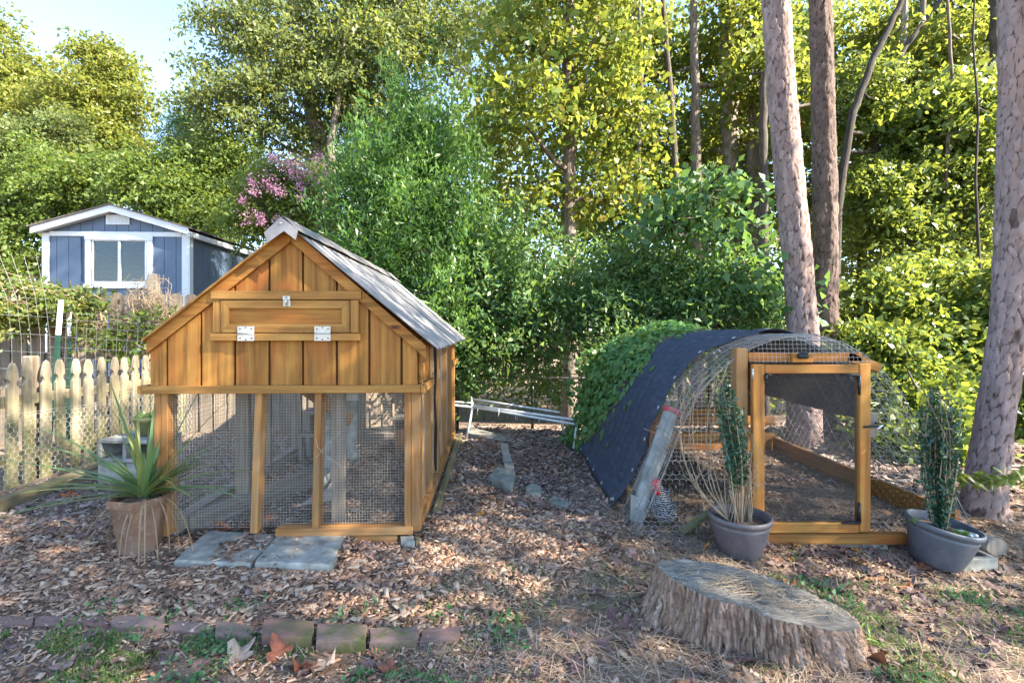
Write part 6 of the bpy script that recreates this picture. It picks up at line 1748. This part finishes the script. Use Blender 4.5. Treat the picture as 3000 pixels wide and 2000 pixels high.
M['needle'] = islandmat('dry_needles', [(0, (.20, .125, .075)), (.4, (.34, .235, .155)), (.75, (.46, .36, .26)), (1, (.28, .22, .18))], .7, .25)
M['grass'] = leafmat('grass_blades', [(.05, .12, .03), (.09, .18, .04), (.13, .22, .05), (.22, .24, .09)], .35, .5, (.25, .36, .05), .3)
blades('pine_needles', 'dry tan pine needles strewn round the stump and pots', 'pine needles', 24000, 90, (-.5, 4.4, 1.5, 3.9), lambda x, y: (.25 + .75 * sstep(-.2, .4, x - right_edge(y) + .2)) * (.4 + .6 * (fbm(x * 2.2, y * 2.2, 2) > .36)), .11, .0022, M['needle'], (-.05, .25))
blades('pine_needles', 'few dry pine needles lying over the wood chips', 'pine needles', 2600, 91, (-3.8, .6, 1.85, 5.5), lambda x, y: np.ones_like(x) * .8, .12, .0022, M['needle'], (-.05, .25))
blades('lawn_grass', 'short green grass tufts in the lower left corner', 'grass', 4200, 92, (-2.3, -.75, 1.55, 2.1), lambda x, y: 1.0 * (y < front_edge(x) - .07) * (fbm(x * 4 + 3, y * 4, 2) > .34) * (1 - .75 * sstep(-1.5, -1.0, x)), .032, .0036, M['grass'], (.5, 1.35))
blades('grass_tufts', 'thin grass and clover patches on the bare soil', 'grass', 3400, 93, (-.8, 3.2, 1.55, 2.6), lambda x, y: 1.0 * (fbm(x * 3.1 + 1, y * 3.1 + 7, 3) > .53) * (x > right_edge(y) - .5), .035, .0040, M['grass'], (.4, 1.3))
blades('grass_tufts', 'green grass strip right of the stump', 'grass', 900, 94, (1.36, 1.85, 1.65, 2.25), lambda x, y: np.exp(-((x - 1.45 - .25 * (y - 1.7)) / .10) ** 2), .05, .0042, M['grass'], (.4, 1.3))
def clover(name, label, n, seed, region, dens, L):
    p, rng = scatter(n, seed, region, dens); base = np.stack([p[:, 0], p[:, 1], slab_z(p[:, 0], p[:, 1]) + rng.uniform(.004, .03, n)], 1)
    V, Fq = leafsoup(rng, base, n, L, L * .55, (0, 0, .35), .8); o = put(name, np_mesh(name, V, Fq, M['clover'])); tag(o, label, 'weeds', kind='stuff')
M['clover'] = leafmat('small_weed_leaves', [(.05, .15, .06), (.08, .20, .08), (.12, .23, .07)], .3, .45, (.2, .36, .06), .35)
clover('small_weeds', 'small bluish green weeds dotted over the soil before the bricks and stump', 2600, 95, (-1.6, 2.6, 1.55, 2.5), lambda x, y: 1.0 * (fbm(x * 3.5 + 11, y * 3.5, 3) > .54) * ((x > right_edge(y) - .25) | (y < front_edge(x) - .03)), .022)
clover('small_weeds', 'few small weeds sprouting among chips by the bricks', 260, 96, (-1.9, -.3, 2.0, 2.25), lambda x, y: 1.0 * (fbm(x * 6 + 1, y * 6, 2) > .48), .022)

# fallen leaves
def leaf_mesh(name, seed, mat, lob=5):
    rng = np.random.default_rng(seed); n = 4 * lob; vs = [(0, 0, 0)]
    cz = rng.uniform(.5, 1.3); fx = rng.uniform(-.8, .8)
    for k in range(n):
        a = 2 * math.pi * k / n; r = [.5, .82, 1.0, .78][k % 4] * (1 - .25 * math.cos(a)) * rng.uniform(.85, 1.1)
        x, y = r * math.cos(a), r * math.sin(a) * .85
        vs.append((x, y, cz * .38 * y * y * (1 + fx * x) + .16 * rng.normal() * r + .18 * x * x * fx))
    mid = [(v[0] * .5, v[1] * .5, v[2] * .32) for v in vs[1:]]
    vs = [vs[0]] + mid + vs[1:]
    f = [(0, 1 + k, 1 + (k + 1) % n) for k in range(n)] + [(1 + k, 1 + n + k, 1 + n + (k + 1) % n, 1 + (k + 1) % n) for k in range(n)]
    return mesh_of(name, MB().add([(p[0] * .05, p[1] * .05, p[2] * .05) for p in vs], f), mat)
def dleaf(name, cols):
    t = NT(name); o = t.orand(); ge = t.irand()
    c = t.ramp(o, [(i / (len(cols) - 1), q) for i, q in enumerate(cols)]); n = t.noise(t.coord('Object'), 60, 4); c = t.mix(t.mrange(n, .4, .65, 0, .55), c, tuple(q * .45 for q in cols[0]))
    t.base(c); t.set(Roughness=.7); t.bsdf.inputs['Specular IOR Level'].default_value = .35; return t.m
M['dl'] = dleaf('dry_purple_brown_leaf', [(.115, .065, .06), (.19, .12, .105), (.15, .075, .075), (.26, .18, .15), (.21, .10, .07)])
M['dly'] = dleaf('yellow_leaf', [(.55, .30, .03), (.60, .36, .05), (.45, .18, .03)])
M['dlr'] = dleaf('russet_leaf', [(.28, .085, .035), (.33, .13, .05), (.22, .07, .045)])
M['dlt'] = dleaf('tan_leaf', [(.33, .23, .15), (.38, .28, .20), (.28, .21, .17)])
LMV = {k: [leaf_mesh('fallen_leaf_shape', 200 + i + 10 * j, M[k], 5 if i % 2 else 4) for i in range(5)] for j, k in enumerate(('dl', 'dly', 'dlr', 'dlt'))}
rng = np.random.default_rng(99)
def drop(px, py, kind, label, size=1.0, group=None, lift=.014):
    p = G(px, py); o = put('fallen_leaf', random.choice(LMV[kind]), None, p + Vector((0, 0, lift)), (rng.normal() * .3, rng.normal() * .3, rng.uniform(0, 6.28)))
    s = .82 * size * rng.uniform(.85, 1.2); o.scale = (s, s, s); return tag(o, label, 'leaf', group)
drop(1790, 1610, 'dly', 'yellow fallen leaf on the chips left of the stump', .95); drop(2062, 1612, 'dly', 'large orange yellow leaf just left of the mauve pot', 1.2); drop(2520, 1658, 'dly', 'bright yellow leaf on the litter before the screen door', 1.1)
drop(2330, 1602, 'dly', 'small yellow leaf under the screen door sill', .8); drop(2508, 1618, 'dly', 'orange leaf under the right end of the door sill', 1.0); drop(2444, 1608, 'dlr', 'long orange red leaf before the screen door sill', 1.2)
drop(1322, 1412, 'dly', 'small yellow leaf on the path beside the coop wall', .9); drop(2762, 1772, 'dlt', 'large tan leaf on bare soil right of the stump', 1.5); drop(1408, 1512, 'dly', 'pale yellow leaf by a purple leaf mid path', 1.1)
drop(815, 1925, 'dlr', 'big russet leaf standing before the mossy bricks', 1.5); drop(695, 1935, 'dlt', 'big crumpled grey tan leaf on the lawn edge before the bricks', 1.7); drop(890, 1960, 'dlr', 'russet leaf right of the big standing one near the lower edge', 1.1); drop(948, 1965, 'dlt', 'pale grey leaf by the lower edge before the bricks', 1.3)
drop(1145, 1975, 'dlr', 'brown curled leaf at the lower edge under the brick row end', 1.2); drop(1100, 1925, 'dl', 'dark purple leaf against the last bricks', 1.2); drop(560, 1985, 'dl', 'dark leaf in the grass at the lower edge', 1.6); drop(250, 1875, 'dl', 'curled dark leaf before the flat bricks at the left', 1.1)
drop(2180, 1940, 'dl', 'large purple leaf before the stump', 1.5); drop(2545, 1935, 'dlr', 'rusty brown curled leaf right of the stump foot', 1.4); drop(2660, 1945, 'dl', 'big purple grey leaf in the lower right grass', 1.5); drop(2610, 1850, 'dl', 'upright purple leaf beside the stump on the right', 1.4)
drop(200, 1455, 'dlr', 'pinkish brown leaf at the foot of the picket fence', 1.6); drop(780, 1540, 'dlt', 'pale tan leaf caught under the coop front', 1.6); drop(798, 1520, 'dlr', 'orange brown leaf standing under the coop front', 1.3); drop(560, 1530, 'dlr', 'red brown leaf behind the rusty pot under the coop', 1.5)
drop(690, 1580, 'dl', 'purple leaf lying on the left slab', 1.2); drop(30, 1690, 'dlt', 'pale green grey leaf on chips at the left edge', 1.2); drop(2930, 1850, 'dl', 'curled purple leaf at the right picture edge', 1.2)
zones = [('dl', 'dry purple brown leaf lying on the path between the two coops', 'leaves on the path', 26, (1420, 1720, 1290, 1480)), ('dl', 'dry purple leaf along the lower edge of the navy tarp', 'leaves by the tarp', 18, (1640, 1860, 1400, 1640)),
         ('dl', 'dry purple brown leaf in the drift before the screen door', 'leaves before the door', 40, (2250, 2750, 1600, 1760)), ('dlr', 'russet leaf in the drift before the screen door', 'russet leaves before the door', 10, (2250, 2750, 1600, 1740)),
         ('dl', 'dry purple leaf on the soil right of the stump', 'leaves right of the stump', 24, (2540, 2990, 1720, 1990)), ('dlt', 'dry tan leaf on the sunny ground by the right pine', 'leaves by the right pine', 16, (2780, 3000, 1540, 1720)),
         ('dl', 'dry purple leaf on the wood chips right of the slabs', 'leaves right of the slabs', 10, (1010, 1120, 1590, 1640)), ('dl', 'dry purple leaf on the bare soil left of the stump', 'leaves left of the stump', 16, (1500, 1900, 1680, 1980)),
         ('dl', 'dry purple leaf before the brick row', 'leaves before the bricks', 14, (150, 1150, 1900, 1990)), ('dlr', 'brown leaf along the coop front under the wire', 'leaves along the coop front', 12, (540, 860, 1520, 1560)), ('dl', 'dry leaf on chips beside the rusty pot', 'leaves by the rusty pot', 8, (120, 330, 1500, 1640))]
for (k, lb, gr, n, (x0, x1, y0, y1)) in zones:
    for i in range(n): drop(rng.uniform(x0, x1), rng.uniform(y0, y1), k, lb, rng.uniform(.75, 1.25) * (1 if k != 'dlt' else .8), gr)
# uncounted smaller leaves
def leafdrift(name, label, n, seed, region, dens, size, mat):
    p, rng = scatter(n, seed, region, dens); src = LMV['dl'][0]; m_ = leaf_mesh('litter_shape', 400 + seed, None, 3); v0 = np.array([v.co[:] for v in m_.vertices])
    tri = []
    for q in m_.polygons:
        vv = list(q.vertices); tri += [(vv[0], vv[i], vv[i + 1]) for i in range(1, len(vv) - 1)]
    tri = np.array(tri); nv = len(v0); a = rng.uniform(0, 6.28, n); s = size * rng.uniform(.5, 1.2, n); b = rng.normal(0, .35, n)
    ca, sa = np.cos(a)[:, None], np.sin(a)[:, None]; V = np.repeat(v0[None], n, 0) * s[:, None, None]; V[:, :, 2] *= rng.uniform(.6, 1.6, (n, 1))
    z = V[:, :, 2] + V[:, :, 0] * b[:, None]; x = V[:, :, 0] * ca - V[:, :, 1] * sa; y = V[:, :, 0] * sa + V[:, :, 1] * ca
    V = np.stack([x + p[:, :1], y + p[:, 1:], z + slab_z(p[:, 0], p[:, 1])[:, None] + .012], -1).reshape(-1, 3)
    Fq = (np.arange(n)[:, None, None] * nv + tri[None]).reshape(-1, 3); o = put(name, np_mesh(name, V, Fq, mat)); tag(o, label, 'leaf litter', kind='stuff')
M['drift'] = islandmat('leaf_litter', [(0, (.10, .055, .052)), (.3, (.17, .105, .09)), (.6, (.24, .16, .125)), (.85, (.32, .21, .14)), (1, (.36, .14, .05))], .7, .3, 60)
leafdrift('leaf_litter', 'small dry leaves littering the path between the coops', 750, 301, (-.35, .85, 2.7, 5.6), lambda x, y: 1.0 * (fbm(x * 3, y * 3, 2) > .35), .6, M['drift'])
leafdrift('leaf_litter', 'small dry leaves drifted before the hoop coop and pots', 1100, 302, (.5, 3.6, 1.7, 2.95), lambda x, y: .35 + .65 * (fbm(x * 3 + 5, y * 3, 2) > .40) * (x > 1.3), .6, M['drift'])
leafdrift('leaf_litter', 'dry leaves covering the ground under the pines', 1800, 303, (2.75, 7.5, 2.6, 8.5), lambda x, y: np.ones_like(x), .85, M['drift'])
leafdrift('leaf_litter', 'scattered small leaves over the mulch and lawn edge', 420, 304, (-3.6, .3, 1.65, 5), lambda x, y: np.ones_like(x), .5, M['drift'])
# sticks
for (a, b, r, lb) in [((1800, 1775), (1990, 1720), .006, 'straight brown stick on the chips left of the stump'), ((1500, 1790), (1620, 1745), .005, 'short stick on the chips near the middle'), ((2740, 1890), (2850, 1930), .007, 'pale stick in the lower right corner')]:
    p, q = G(*a), G(*b); t = obj('stick', MB().tube([p + Vector((0, 0, .012)), p.lerp(q, .5) + Vector((.01, .01, .018)), q + Vector((0, 0, .012))], [r, r * .8, r * .4], 6), M['twig'], None, True, p); tag(t, lb, 'stick')
